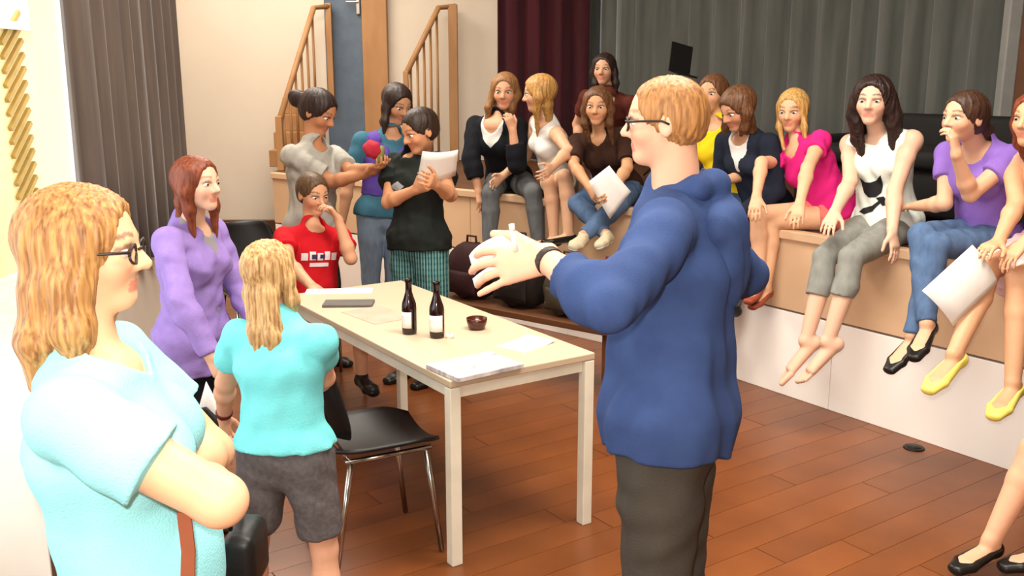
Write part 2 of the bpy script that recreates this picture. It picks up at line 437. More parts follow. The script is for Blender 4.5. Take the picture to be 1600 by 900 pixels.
        o.append(('u', econe(W - d * 0.008 * h, W + d * Lp * 0.9, (0.0175 * h, 0.012 * h), (0.0245 * h, 0.0095 * h), th), 0.012, 0))
        FL = (0.043, 0.048, 0.045, 0.036); r0 = 0.0052 * h
        pt = q.get('point')
        for j in range(4):
            x = (1.5 - j) * 0.0118 * h; b = k0 + th * x - d * (0.004 * h * abs(j - 1.2))
            dd = unit(d + th * (1.5 - j) * spr); nn = unit(n - dd * (n @ dd)); L = FL[j] * h
            c = curl if not (pt is not None and j in pt) else 0.08
            a0, p = 0.0, b; segs = ((0.46, 0.55), (0.30, 0.85), (0.24, 0.6)); rr = r0 * (1, 1.03, 1, 0.88)[j]
            for jj, (fr, bd) in enumerate(segs):
                a0 += c * bd; e = p + (dd * math.cos(a0) + nn * math.sin(a0)) * L * fr
                o.append(('u', cone(p, e, rr * (1 - 0.07 * jj), rr * (0.93 - 0.07 * jj)), 0.004 if jj else 0.006, 0)); p = e
        tb = W + d * 0.014 * h + th * 0.016 * h; ta = q.get('thumb', 0.75)
        t1 = tb + unit(d * (1 - 0.3 * ta) + th * ta + n * 0.35) * 0.027 * h; t2 = t1 + unit(d * 0.9 + th * (ta - 0.45) + n * (0.2 + 0.4 * curl)) * 0.027 * h
        o.append(('u', cone(tb, t1, 0.0095 * h, 0.0066 * h), 0.010, 0)); o.append(('u', cone(t1, t2, 0.0066 * h, 0.0052 * h), 0.004, 0))
        s.grip = getattr(s, 'grip', {}); s.grip[i] = (k0, d, n, th)
        return o
    def head_ops(s):
        Hh, H = s.Hh, s.H; M = s.HM; E = lambda c, r, k, cl=0, kind='u': (kind, ell(H(*c), np.array(r) * Hh, M), k * Hh, cl)
        C = lambda a, b, ra, rb, k, cl=0: ('u', cone(H(*a), H(*b), ra * Hh, rb * Hh), k * Hh, cl)
        o = [E((0, -0.06, 0.13), (0.335, 0.43, 0.37), 0.1), E((0, 0.09, -0.11), (0.262, 0.285, 0.34), 0.12), E((0, 0.245, -0.395), (0.115, 0.105, 0.095), 0.12),
             C((-0.14, 0.315, 0.085), (0.14, 0.315, 0.085), 0.05, 0.05, 0.08), E((0.15, 0.235, -0.12), (0.11, 0.10, 0.10), 0.1), E((-0.15, 0.235, -0.12), (0.11, 0.10, 0.10), 0.1),
             E((0.145, 0.425, 0.0), (0.085, 0.075, 0.06), 0.06, 0, 's'), E((-0.145, 0.425, 0.0), (0.085, 0.075, 0.06), 0.06, 0, 's'),
             C((0, 0.355, 0.03), (0, 0.445, -0.115), 0.036, 0.052, 0.05), E((0.05, 0.385, -0.135), (0.04, 0.045, 0.035), 0.03), E((-0.05, 0.385, -0.135), (0.04, 0.045, 0.035), 0.03),
             E((0, 0.322, -0.252), (0.10, 0.048, 0.022), 0.03, 1), E((0, 0.318, -0.290), (0.082, 0.046, 0.024), 0.03, 1)]
        for sg in (1, -1):
            o.append(E((0.335 * sg, -0.04, -0.03), (0.035, 0.085, 0.14), 0.04)); o.append(E((0.375 * sg, -0.02, -0.02), (0.028, 0.045, 0.08), 0.03, 0, 's'))
        return o
    def make_body(s):
        h = s.h; ops = s.torso()
        ops.append(('u', cone(s.neck - s.up * 0.03 * h, s.H(0, -0.12, -0.22), 0.034 * h * s.g ** 0.5, 0.0285 * h * s.g ** 0.5), 0.018, 0))
        ops += s.head_ops()
        for i in (0, 1): ops += s.arm(i) + s.hand(i)
        for i in (0, 1): ops += s.leg(i) + s.foot(i, toes=s.bare)
        js = np.array(s.sho + s.elb + s.wri + s.hp + s.kn + s.an + [s.pel, s.neck, s.hc] + [w + unit(w - e) * 0.2 for w, e in zip(s.wri, s.elb)] + [a + t * 0.16 * h for a, t in zip(s.an, s.toe)])
        s.lo, s.hi_ = js.min(0) - 0.15, js.max(0) + 0.15
        v, q = net(ops, s.res, s.lo, s.hi_); v = relax(v, q, 1)
        P = v.astype(np.float32); best = np.full(len(P), 9.0, np.float32); ci = np.zeros(len(P), int)
        hm = ((P - s.hc) ** 2).sum(1) < (0.8 * s.Hh) ** 2
        ix = np.nonzero(hm)[0]
        for kind, f, k, c in ops:
            if kind != 'u': continue
            x = f(P[ix]) - (0.0005 if c else 0); b = x < best[ix]; best[ix[b]] = x[b]; ci[ix[b]] = c
        base = np.array(lin(s.skin)) * s.tone; cols = np.tile(base, (len(P), 1)); cols[ci == 1] = 0.45 * np.array(lin(s.lipc)) + 0.55 * base * np.array([0.95, 0.72, 0.70, 1])
        L = (v - s.hc) @ s.HM.T / s.Hh; ax = np.abs(L[:, 0])
        br = hm & (L[:, 1] > 0.2) & (ax > 0.06) & (ax < 0.25) & (np.abs(L[:, 2] - (0.115 + 0.03 * (1 - ((ax - 0.15) / 0.1) ** 2))) < 0.019); cols[br] = 0.7 * np.array(lin(s.browc)) + 0.3 * base
        e2 = ((ax - 0.145) / 0.095) ** 2 + ((L[:, 2] - 0.015) / 0.06) ** 2
        ls = hm & (L[:, 1] > 0.2) & (e2 < 1) & (L[:, 2] > 0.012); cols[ls] = base * 0.45 + 0.1 * np.array(lin(s.browc))
        ck = np.exp(-(((ax - 0.19) / 0.09) ** 2 + ((L[:, 2] + 0.13) / 0.1) ** 2)) * (L[:, 1] > 0.1) * hm
        cols[:, 1] *= 1 - 0.16 * ck; cols[:, 2] *= 1 - 0.18 * ck; cols[:, 3] = 1
        s.body = link('body', mesh_np('body', v - s.org, q, cols), s.root, SKIN)
        for sg in (1, -1):
            e = link('eye', EYE, s.root); c = s.H(0.145 * sg, 0.293, 0.0) - s.org; r = 0.068 * s.Hh
            X = np.stack([s.HM[0] * r, s.HM[1] * r, s.HM[2] * r * 0.72], 1)
            if np.linalg.det(X) < 0: X[:, 0] *= -1
            e.matrix_local = Matrix([[*X[0], c[0]], [*X[1], c[1]], [*X[2], c[2]], [0, 0, 0, 1]])
    # ---- clothing
    def cloth(s, name, ops, m, wr=0.003, wl=0.07, res=None, label=None, squash=(1, 1, 0.6), sm=1, pad=0.0):
        s.seed += 1
        v, q = net(ops, res or s.res * 1.15, s.lo - pad, s.hi_ + pad, waves(wr, s.seed, wl, squash) if wr else None, wr)
        if len(q) == 0: return None
        v = relax(v, q, sm)
        o = link(name, mesh_np(name, v - s.org, q), s.root, m)
        if label: o['label'] = label
        return o
    def top(s, name, m, sleeve=0.5, off=0.012, hem=0.0, neckr=0.066, neckf=0.03, neckup=0.015, flare=0.0, sfl=0.007, wr=0.003, offw=None, label=None, vneck=0.0, soff=None, hemtilt=0.0, wl=0.07, shrug=True, extra=None, k=0.014):
        h = s.h; t0 = min(-0.02, -hem / s.LT - 0.08)
        ops = s.torso(off, t0=t0, flare=flare, offw=offw)
        if not shrug:                                                     # sleeveless: cut at the shoulder
            ops = s.torso(off, t0=t0, flare=flare, offw=offw)
        ops.append(('u', cone(s.neck - s.up * 0.04 * h, s.neck + s.up * 0.012 * h, 0.04 * h, 0.042 * h + off * 0.5), 0.02, 0))
        so = off if soff is None else soff
        if sleeve > 0:
            for i in (0, 1): ops += s.arm(i, so, sleeve, True, sfl, k=k)
        else:
            for i, sg in enumerate((1, -1)): ops.append(('i', plane(s.sho[i] - s.lat * sg * 0.004 * h, s.lat * sg + s.up * 0.12), 0.01, 0))
        if extra: ops += extra
        if hem > 0.0:                                                     # hangs outside the trousers of someone standing
            for i in (0, 1):
                u = s.kn[i] - s.hp[i]
                if unit(u) @ s.up < -0.6: ops.append(('u', cone(s.hp[i], s.hp[i] + u * 0.45, 0.050 * h * s.chub + off + 0.014, 0.046 * h * s.chub + off + 0.014), 0.05, 0))
            ops.append(('u', econe(s.hp[0], s.hp[1], (0.055 * h + off + 0.008, 0.055 * h + off + 0.008), (0.055 * h + off + 0.008, 0.055 * h + off + 0.008), s.up), 0.03, 0))
        cutp = s.sp(0) - s.up * hem
        ops.append(('i', plane(cutp, -s.up + s.fwd * hemtilt), 0.006, 0))
        ops.append(('s', ell(s.neck + s.up * neckup * h / 1.7 + s.fwd * neckf, (neckr * h / 1.7, neckr * 1.05 * h / 1.7, 0.06 * h / 1.7 + vneck), np.stack([s.lat, s.fwd, s.up])), 0.008, 0))
        if vneck: ops.append(('s', cone(s.neck + s.fwd * 0.09 * h / 1.7 + s.up * 0.02, s.neck + s.fwd * 0.12 - s.up * vneck, 0.05 * h / 1.7, 0.012), 0.01, 0))
        return s.cloth(name, ops, m, wr, wl, label=label)
    def bottom(s, name, m, f=2.0, off=0.012, flare=0.0, waist=0.22, wr=0.003, label=None, wl=0.08, seat=True):
        h, g = s.h, s.g; hi = s.hip
        ops = [('u', econe(s.sp(0.02), s.sp(waist + 0.05), (0.096 * h * g * hi + off * 0.5, 0.068 * h * g + off * 0.5), (0.084 * h * g * hi + off * 0.5, 0.060 * h * g + off * 0.5), s.lat, [(s.sp(waist), s.up)]), 0.03, 0),
               ('u', econe(s.hp[0], s.hp[1], (0.053 * h + off, 0.053 * h + off), (0.053 * h + off, 0.053 * h + off), s.up), 0.03, 0)]
        ops.append(('u', econe(s.sp(-0.10), s.sp(0.06), (0.080 * h * g * hi + off * 0.7, 0.058 * h * g + off * 0.7), (0.096 * h * g * hi + off * 0.5, 0.068 * h * g + off * 0.5), s.lat), 0.02, 0))
        for i in (0, 1): ops += s.leg(i, off, f, True, flare, k=0.012)
        return s.cloth(name, ops, m, wr, wl, label=label)
    def skirt(s, name, m, f=0.8, off=0.02, flare=0.03, waist=0.2, wr=0.006, label=None):
        h = s.h; km = (s.kn[0] + s.kn[1]) / 2; d = (km - s.pel) * f; sp_ = np.linalg.norm(s.kn[0] - s.kn[1]) / 2 * f
        ops = [('u', econe(s.sp(0.0), s.sp(waist + 0.05), (0.1 * h + off, 0.072 * h + off), (0.08 * h + off, 0.06 * h + off), s.lat), 0.03, 0),
               ('u', econe(s.pel, s.pel + d * 1.1, (0.10 * h + off, 0.065 * h + off), (0.055 * h + sp_ + off + flare, 0.05 * h + off + flare), s.pl, [(s.pel + d, d)]), 0.04, 0),
               ('i', plane(s.sp(waist), s.up), 0.004, 0)]
        for i in (0, 1): ops.insert(1, ('u', cone(s.hp[i], s.hp[i] + (s.kn[i] - s.hp[i]) * (f + .1), 0.053 * h + off, 0.036 * h + off + flare * 0.5, [(s.hp[i] + (s.kn[i] - s.hp[i]) * f, s.kn[i] - s.hp[i])]), 0.05, 0))
        return s.cloth(name, ops, m, wr, 0.06, label=label, squash=(1.4, 1.4, 0.3))
    def shoes(s, m, off=0.004, flat=False, sole=None, name='shoe', which=(0, 1)):
        h = s.h * s.fs
        for i in which:
            ops = s.foot(i, off); t, a = s.toe[i], s.an[i]; w = 0.5 * unit(s.kn[i] - a) + V(0, 0, 0.8); fz = unit(w - t * (w @ t))
            if flat:
                ops.append(('i', plane(a - fz * 0.004 * h - t * 0.03 * h, fz + t * 0.10), 0.004, 0))
                ops.append(('s', ell(a + t * 0.03 * h + fz * 0.012 * h, (0.016 * h, 0.055 * h, 0.032 * h), np.stack([np.cross(fz, t), t, fz])), 0.004, 0))
            else: ops.append(('i', plane(a + fz * 0.012 * h, fz), 0.004, 0))
            lo = np.minimum(a, a + t * 0.16 * h) - 0.08; hi = np.maximum(a, a + t * 0.16 * h) + 0.08
            v, q = net(ops, s.res * 0.8, lo, hi); v = relax(v, q, 1)
            o = link(name, mesh_np(name, v - s.org, q), s.root, m)
            if sole:
                ops = s.foot(i, off + 0.003); pb = a - fz * 0.036 * h
                ops.append(('i', plane(pb, fz), 0.002, 0)); v, q = net(ops, s.res * 0.8, lo, hi)
                if len(q): link('sole', mesh_np('sole', relax(v, q, 1) - s.org, q), o, sole)
    def hair(s, m, cap=1.0, line=0.0, nape=-0.30, front=-0.15, locks=(), strand=0.012, freq=34, name='hair', side=0.0, res=None, off=0.04, label=None):
        """cap on the skull carved free of the face, plus locks = [(radius list, [(x,y,z) head heights in the level head frame])...]"""
        Hh = s.Hh; M = s.HM; o_ = off * cap
        ops = [('u', ell(s.H(0, -0.07, 0.12), np.array([0.335 + o_, 0.435 + o_, 0.375 + o_]) * Hh, M), 0.02, 0)]
        if nape is not None: ops.append(('u', ell(s.H(0, -0.20, -0.06), np.array([0.28 + o_ * 0.6, 0.27 + o_ * 0.5, 0.32]) * Hh, M), 0.03, 0))
        ops.append(('s', ell(s.H(side, 0.64, -0.22 + line), np.array([0.44, 0.50, 0.62]) * Hh, M), 0.02, 0))
        if front is not None: ops.append(('s', ell(s.H(0, 0.30, -0.62 + (front + 0.15)), np.array([0.6, 0.40, 0.55]) * Hh, M), 0.02, 0))
        if nape is not None: ops.append(('i', plane(s.H(0, -0.4, nape), -s.HM[2] - 0.35 * s.HM[1]), 0.01, 0))
        lo, hi = s.hc - 0.62 * Hh, s.hc + 0.62 * Hh
        for rs, pts in locks:
            w = [s.fall(s.Y(*p), p[2]) for p in pts]; lo = np.minimum(lo, np.min(w, 0) - max(rs) * Hh if not isinstance(rs[0], tuple) else np.min(w, 0) - 0.4 * Hh); hi = np.maximum(hi, np.max(w, 0) + (max(rs) if not isinstance(rs[0], tuple) else 0.4) * Hh)
            for j in range(len(w) - 1):
                if isinstance(rs[0], tuple): ops.append(('u', econe(w[j], w[j + 1], tuple(x * Hh for x in rs[j]), tuple(x * Hh for x in rs[j + 1]), s.YM[0]), 0.025, 0))
                else: ops.append(('u', cone(w[j], w[j + 1], rs[j] * Hh, rs[j + 1] * Hh), 0.025, 0))
        c0 = s.hc.astype(np.float32); Yf = s.YM.astype(np.float32); ph = s.seed % 7
        def disp(P):
            L = (P - c0) @ Yf.T / Hh; a = np.arctan2(L[:, 0], -L[:, 1] + 0.05); z = L[:, 2]
            a = a + 0.10 * np.sin(z * 4.0 + ph) + 0.05 * np.sin(z * 9 + a * 3)
            return ((0.8 * np.sin(a * freq + 2.0 * np.sin(a * 5 + ph)) + 0.6 * np.sin(a * freq * 0.43 + z * 2.0) + 0.45 * np.sin(a * freq * 2.1 + 3 * np.sin(a * 7 + z))) * strand * Hh * 0.6).astype(np.float32)
        v, q = net(ops, res or s.res * 0.8, lo - 0.06, hi + 0.06, disp, strand * Hh)
        o = link(name, mesh_np(name, relax(v, q, 1) - s.org, q), s.root, m)
        if label: o['label'] = label
        return o
    def fall(s, q, z):
        """hanging hair follows the neck and the slope of the back"""
        nb = (s.neck - s.hc) @ s.YM.T / s.Hh; t = min(max((-z - 0.15) / 0.6, 0), 1)
        o = s.YM[1] * min(0.0, nb[1] + 0.22) * s.Hh * t + s.YM[0] * nb[0] * s.Hh * t
        dn = max(0.0, (-z) + nb[2]) * s.Hh; sl = -s.up; o = o + (V(sl[0], sl[1], 0) * dn / max(0.5, s.up[2]) if sl @ s.YM[1] < 0 else 0)
        return q + o
    def tubes(s, name, m, lines, r, smooth=True, n=8, frame='H'):
        mb = MB()
        for pts in lines: mb.tube([tuple((s.H(*p) if frame == 'H' else np.array(p)) - s.org) for p in pts], r, n)
        return mb.done(name, m, s.root, smooth)
    def glasses(s, m):
        ln = []
        for sg in (1, -1):
            ln.append([((0.15 + 0.105 * math.cos(a)) * sg, 0.405 - 0.02 * abs(math.cos(a)), -0.01 + 0.075 * math.sin(a)) for a in np.linspace(0, 2 * math.pi, 17)])
            ln.append([(0.255 * sg, 0.39, 0.02), (0.325 * sg, 0.25, 0.025), (0.36 * sg, 0.0, 0.02), (0.36 * sg, -0.08, -0.02)])
        ln.append([(0.05, 0.41, 0.01), (0, 0.425, 0.02), (-0.05, 0.41, 0.01)])
        return s.tubes('glasses', m, ln, 0.0028, n=6)
    def band(s, name, m, i, t, w, off=0.003, r=None):
        """ring around the forearm (watch, bracelet)"""
        d = unit(s.wri[i] - s.elb[i]); c = s.elb[i] + (s.wri[i] - s.elb[i]) * t; rr = (r or 0.0185 * s.h) + off
        ops = [('u', cone(c - d * w / 2, c + d * w / 2, rr, rr, [(c - d * w / 2, -d), (c + d * w / 2, d)]), 0, 0)]
        v, q = net(ops, 0.004, c - 0.08, c + 0.08); return link(name, mesh_np(name, relax(v, q) - s.org, q), s.root, m)
def long_locks(L=1.0, w=0.30, fr=0.10, back=-0.30, thick=0.15, sides=True, frontlen=None, tip=0.6):
    fl = L if frontlen is None else frontlen
    o = [([(w * 0.95, thick), (w, thick), (w * 1.0, thick * 0.9), (w * tip, thick * 0.45)], [(0, back + 0.08, 0.1), (0, back, -0.3), (0, back - 0.05, -0.3 - (L - 0.3) * 0.5), (0, back - 0.04, -L)])]
    if sides:
        for sg in (1, -1):
            o.append(([0.10, 0.12, 0.10, 0.04], [(0.27 * sg, 0.05, 0.25), (0.335 * sg, -0.02, -0.1), (0.34 * sg, fr * 0.5, -0.45), (0.30 * sg, fr, -fl)]))
    return o

def colz(px, Y, z):
    v = V(0, Y, z) - CC; return V((px - 800) / FPX * (v @ CF), Y, z)
def decal(o, org, c, n, up, polys, m, name='print', off=0.003, cuts=2, label=None):
    """flat print laid on a garment: polygons (metres, x to the right seen from the front) dropped onto its surface"""
    me = o.data; co = np.empty(len(me.vertices) * 3, np.float32); me.vertices.foreach_get('co', co); co = co.reshape(-1, 3)
    fs = np.empty(len(me.polygons) * 4, np.int32); me.polygons.foreach_get('vertices', fs)
    bvh = BVHTree.FromPolygons([tuple(x) for x in co], [tuple(x) for x in fs.reshape(-1, 4)])
    n = unit(n); up = unit(up - n * (up @ n)); rt = np.cross(up, n); c = np.array(c) - org; bm = bmesh.new()
    for poly in polys:
        vv = [bm.verts.new((x, y, 0)) for x, y in poly]; bm.faces.new(vv)
    bmesh.ops.triangulate(bm, faces=bm.faces[:])
    for _ in range(cuts): bmesh.ops.subdivide_edges(bm, edges=bm.edges[:], cuts=1, use_grid_fill=True)
    for v in bm.verts:
        p = c + rt * v.co.x + up * v.co.y + n * 0.4
        hit = bvh.ray_cast(Vector(p), Vector(-n))
        v.co = (hit[0] + Vector(n) * off) if hit[0] is not None else Vector(p - n * 0.4)
    d = bpy.data.meshes.new(name); bm.to_mesh(d); bm.free(); q = link(name, d, o, m)
    if label: q['label'] = label
    return q

def stage_seat(px, back, z):
    """pelvis position of someone sitting on the stage edge where image column px meets it"""
    k = (px - 800) / FPX
    for a, b in zip(SP, SP[1:]):
        A = V(*a, ZS) - CC; Bv = V(*b, ZS) - CC; fa = A @ CR - k * (A @ CF); fb = Bv @ CR - k * (Bv @ CF)
        if fa * fb <= 0:
            t = fa / (fa - fb); p = a + (b - a) * t; d = unit(b - a); nn = V(-d[1], d[0]); nn = nn if nn @ N2 > 0 else -nn
            return V(*(p + nn * back), z)
    raise ValueError(px)

# ------------------------------------------------------------------ the setting
def struct(o, label=None):
    o['kind'] = 'structure'
    if label: o['label'] = label
    return o
U2 = V(-0.568, 0.823); N2 = V(0.823, 0.568)              # along the stage front (away) and into the stage
wood = mat('floor_wood', (136, 77, 37), 0.30, c2=(92, 48, 21), scale=(2.2, 2.2, 2.2), amt=0.35, spec=0.4, detail=6, rand=0.10)
wall_m = mat('wall_plaster', (216, 203, 186), 0.85, c2=(206, 193, 176), scale=(1.5, 1.5, 1.5), amt=0.2, bump=0.04, bscale=120)
white_m = mat('white_paint', (232, 228, 220), 0.5, c2=(222, 216, 208), amt=0.2)
tan_m = mat('stage_panel', (214, 180, 146), 0.55, c2=(206, 170, 134), scale=(1.2, 1.2, 6), amt=0.3)
base_m = mat('stage_base', (250, 246, 240), 0.5, c2=(244, 239, 233), scale=(2, 2, 2), amt=0.2)
dark_m = mat('dark_gap', (52, 30, 18), 0.8)
brown_m = mat('brown_wood', (104, 66, 40), 0.5, c2=(78, 46, 28), scale=(2, 2, 12), amt=0.4)
oak_m = mat('oak_rail', (176, 132, 88), 0.5, c2=(152, 108, 68), scale=(6, 6, 2), amt=0.4)

FP = [(-1.9, -2.7), (8.2, -2.7), (8.2, 11.5), (-4.4, 11.5), (-4.1, 10.3), (-1.9, 5.05)]
floor = MB().prism(FP, -0.106, -0.006).done('floor', dark_m); struct(floor, 'warm brown wooden plank floor of the hall')
bl, bw = 1.85, 0.15
plank_me = MB().box((0, 0, -0.003), (bl - 0.004, bw - 0.002, 0.006)).done('plank', wood)
plank_data = plank_me.data; bpy.data.objects.remove(plank_me)
cand = []
for r in range(-70, 95):
    for c in range(-9, 12):
        p = N2 * ((c + 0.37 * (r % 3) + 0.11 * (r % 5)) * bl) + U2 * (r * bw)
        if not (-1.05 - max(0, p[1] - 5.3) * 0.42 < p[0] < 8.3 and -2.6 < p[1] < 11.2): continue
        v = V(p[0], p[1], 0) - CC; d = v @ CF; sc = 0
        if d > 1.2:
            x = 800 + FPX * (v @ CR) / d; y = 450 - FPX * (v @ CU) / d
            if -250 < x < 1850 and 330 < y < 1050: sc = 1 / d
            if sc and 480 < x and y > 520: sc += 10
        cand.append((sc, p))
cand.sort(key=lambda t: -t[0])
ang = math.atan2(N2[1], N2[0])
for sc, p in cand[:300]:
    o = link('plank', plank_data, floor); o.location = (p[0], p[1], 0); o.rotation_euler = (0, 0, ang)
mb = MB()
for sc, p in cand[300:]: mb.box((p[0], p[1], -0.003), (bl - 0.004, bw - 0.0035, 0.006), RZ(ang))
tag(mb.done('planks', wood, floor), None, kind='stuff')
mb = MB()                                                  # cut boards along the window wall
for r in range(-70, 95):
    for c in range(-9, 12):
        p = N2 * ((c + 0.37 * (r % 3) + 0.11 * (r % 5)) * bl) + U2 * (r * bw); lim = -1.05 - max(0, p[1] - 5.3) * 0.42
        if not (lim - 1.7 < p[0] <= lim and -2.6 < p[1] < 11.2): continue
        b_ = p + N2 * (bl / 2 - 0.002); L = min(bl - 0.004, (b_[0] + 1.85 + max(0, b_[1] - 5.1) * 0.38) / N2[0])
        if L < 0.08: continue
        c_ = b_ - N2 * L / 2; mb.box((c_[0], c_[1], -0.003), (L, bw - 0.002, 0.006), RZ(ang))
tag(mb.done('cut_planks', wood, floor), None, kind='stuff')

# left window wall: below, above and beyond the opening
XW = -1.76
wl = MB()
wl.box((XW - 0.1, 1.2, 0.34), (0.2, 7.6, 0.68)); wl.box((XW - 0.1, 1.2, 3.55), (0.2, 7.6, 0.7)); wl.box((XW - 0.1, 4.52, 1.94), (0.2, 0.96, 2.52)); wl.box((XW - 0.1, -1.2, 1.94), (0.2, 2.8, 2.52))
struct(wl.done('wall_left', wall_m))
win = thing('window_1', 'bright tall window on the left side of the hall', None, (XW - 0.03, 2.12, 0.68)); struct(win)
for y0 in (-1.89, -0.4, 1.89): MB().box((0, y0, 1.26), (0.07, 0.06, 2.5), bev=0.008).done('mullion', white_m, win)
for z0 in (0.03, 2.49): MB().box((0, 0, z0), (0.07, 3.8, 0.06), bev=0.008).done('frame_rail', white_m, win)
def thin_glass():
    m = bpy.data.materials.new('window_glass'); m.use_nodes = True; nt = m.node_tree; nt.nodes.remove(nt.nodes['Principled BSDF'])
    t = nt.nodes.new('ShaderNodeBsdfTransparent'); g = nt.nodes.new('ShaderNodeBsdfGlossy'); g.inputs['Roughness'].default_value = 0.02; x = nt.nodes.new('ShaderNodeMixShader'); x.inputs[0].default_value = 0.03
    nt.links.new(t.outputs[0], x.inputs[1]); nt.links.new(g.outputs[0], x.inputs[2]); nt.links.new(x.outputs[0], nt.nodes['Material Output'].inputs[0]); return m
glass_m = thin_glass()
for y0, yw in ((-1.145, 1.43), (0.745, 2.23)): MB().box((0, y0, 1.26), (0.006, yw, 2.4)).done('pane', glass_m, win)
MB().box((0.09, 0, -0.01), (0.22, 3.86, 0.03), bev=0.008).done('window_sill', white_m, win)
def wallseg(name, a, b, z0, z1, th=0.15, m=wall_m):
    d = V(*b) - V(*a); L = np.linalg.norm(d); c = (V(*a) + V(*b)) / 2
    return struct(MB().box((c[0], c[1], (z0 + z1) / 2), (L, th, z1 - z0), RZ(math.atan2(d[1], d[0]))).done(name, m))
wallseg('wall_left_far', (-1.80, 5.02), (-3.98, 10.2), 0, 3.9, 0.1)
wallseg('wall_back', (-4.1, 10.2), (0.0, 10.2), 0, 3.9, 0.2)
wallseg('wall_stage_back', (0.0, 11.4), (8.2, 11.4), 0, 3.9, 0.2)
wallseg('wall_right', (8.0, -2.6), (8.0, 11.4), 0, 3.9, 0.2)
wallseg('wall_rear', (-2.0, -2.6), (8.1, -2.6), 0, 3.9, 0.2)
ceil = struct(MB().box((2.0, 4.4, 3.95), (12.4, 14.2, 0.1)).done('ceiling', white_m))
bb = wallseg('baseboard_back', (-4.0, 10.06), (-2.2, 10.06), 0, 0.34, 0.08, brown_m)
# outdoors behind the window: paved yard and a pale yellow boarded shed wall
struct(MB().box((-9.0, 6, -0.25), (14, 26, 0.1)).done('yard_ground', mat('pale_paving', (250, 247, 240), 0.8)))
fac = thing('shed', 'pale yellow boarded shed wall seen through the window', 'shed', (-5.3, 9.0, -0.2))
yl = mat('yellow_boards', (250, 236, 186), 0.7, c2=(244, 226, 168), amt=0.3); yl2 = mat('ochre_batten', (196, 160, 84), 0.7)
MB().box((0, 0, 1.25), (0.1, 7.0, 2.5)).done('wall', yl, fac)
for k in range(16):
    for y0 in (-1.5, 1.35):
        MB().box((0.07, y0, 0.35 + 0.145 * k), (0.04, 0.55, 0.05), Matrix.Rotation(math.radians(38), 3, 'X')).done('batten', yl2, fac)
MB().box((0.02, 0, 2.54), (0.3, 7.2, 0.08)).done('coping', white_m, fac)

def folds(name, a, b, z0, z1, m, wl_, amp, seed, label, thick=0.008, per=8):
    """hanging cloth: irregular pleats along a-b"""
    a, b = V(*a), V(*b); L = np.linalg.norm(b - a); d = (b - a) / L; nn = V(-d[1], d[0]); r = random.Random(seed)
    nu = int(L / wl_ * per); ph = [r.uniform(0, 6) for _ in range(4)]
    def fn(u, v):
        s_ = u * L; w = 1.1 * math.sin(s_ * 2.1 + ph[1]) + 0.6 * math.sin(s_ * 5.3 + ph[2])
        o = amp * (math.sin(2 * math.pi * s_ / wl_ + w + 0.25 * v) + 0.35 * math.sin(4.7 * math.pi * s_ / wl_ + ph[3])) * (1.0 - 0.35 * v)
        p = a + d * s_ + nn * o; return (p[0], p[1], z0 + (z1 - z0) * v)
    o = MB().sheet(fn, nu, 6, thick).done(name, m, None, True); return o
cur_m = mat('taupe_curtain', (92, 78, 68), 0.85, c2=(70, 60, 54), scale=(30, 30, 2), amt=0.4, sheen=0.2)
tag(folds('curtain', (-1.68, 3.78), (-1.68, 5.0), 1.0, 3.8, cur_m, 0.13, 0.035, 3, ''), 'dark taupe pleated curtain hanging beside the bright window', 'curtain')
grey_m = mat('grey_curtain', (94, 96, 92), 0.85, c2=(72, 74, 70), scale=(12, 12, 1.5), amt=0.4, sheen=0.3)
mar_m = mat('maroon_curtain', (70, 10, 24), 0.85, c2=(48, 6, 16), scale=(12, 12, 2), amt=0.4, sheen=0.2)
PA = V(2.341, 4.269)
c0 = PA + N2 * 2.2 + U2 * 1.46; c1 = PA + N2 * 2.2 + U2 * 6.1
tag(folds('stage_curtain', c1, c0, 0.985, 3.85, grey_m, 0.27, 0.06, 5, ''), 'wide grey pleated curtain closing the stage behind the seated girls', 'curtain')
tag(folds('stage_curtain', (-0.14, 10.02), (0.80, 10.05), 0.985, 3.85, mar_m, 0.24, 0.05, 8, ''), 'narrow dark maroon curtain beside the white wall at the stage', 'curtain')
# light post and brown panel where the curtain ends at the right
q = PA + N2 * 2.16 + U2 * 1.38
struct(MB().box((q[0], q[1], 2.41), (0.09, 0.09, 2.86), bev=0.01).done('trim_1', mat('grey_post', (150, 150, 146), 0.5)))
wallseg('wall_stage_side', tuple(PA + N2 * 2.2 + U2 * 1.32), tuple(PA + N2 * 2.2 - U2 * 0.6), 0.985, 3.85, 0.06, brown_m)

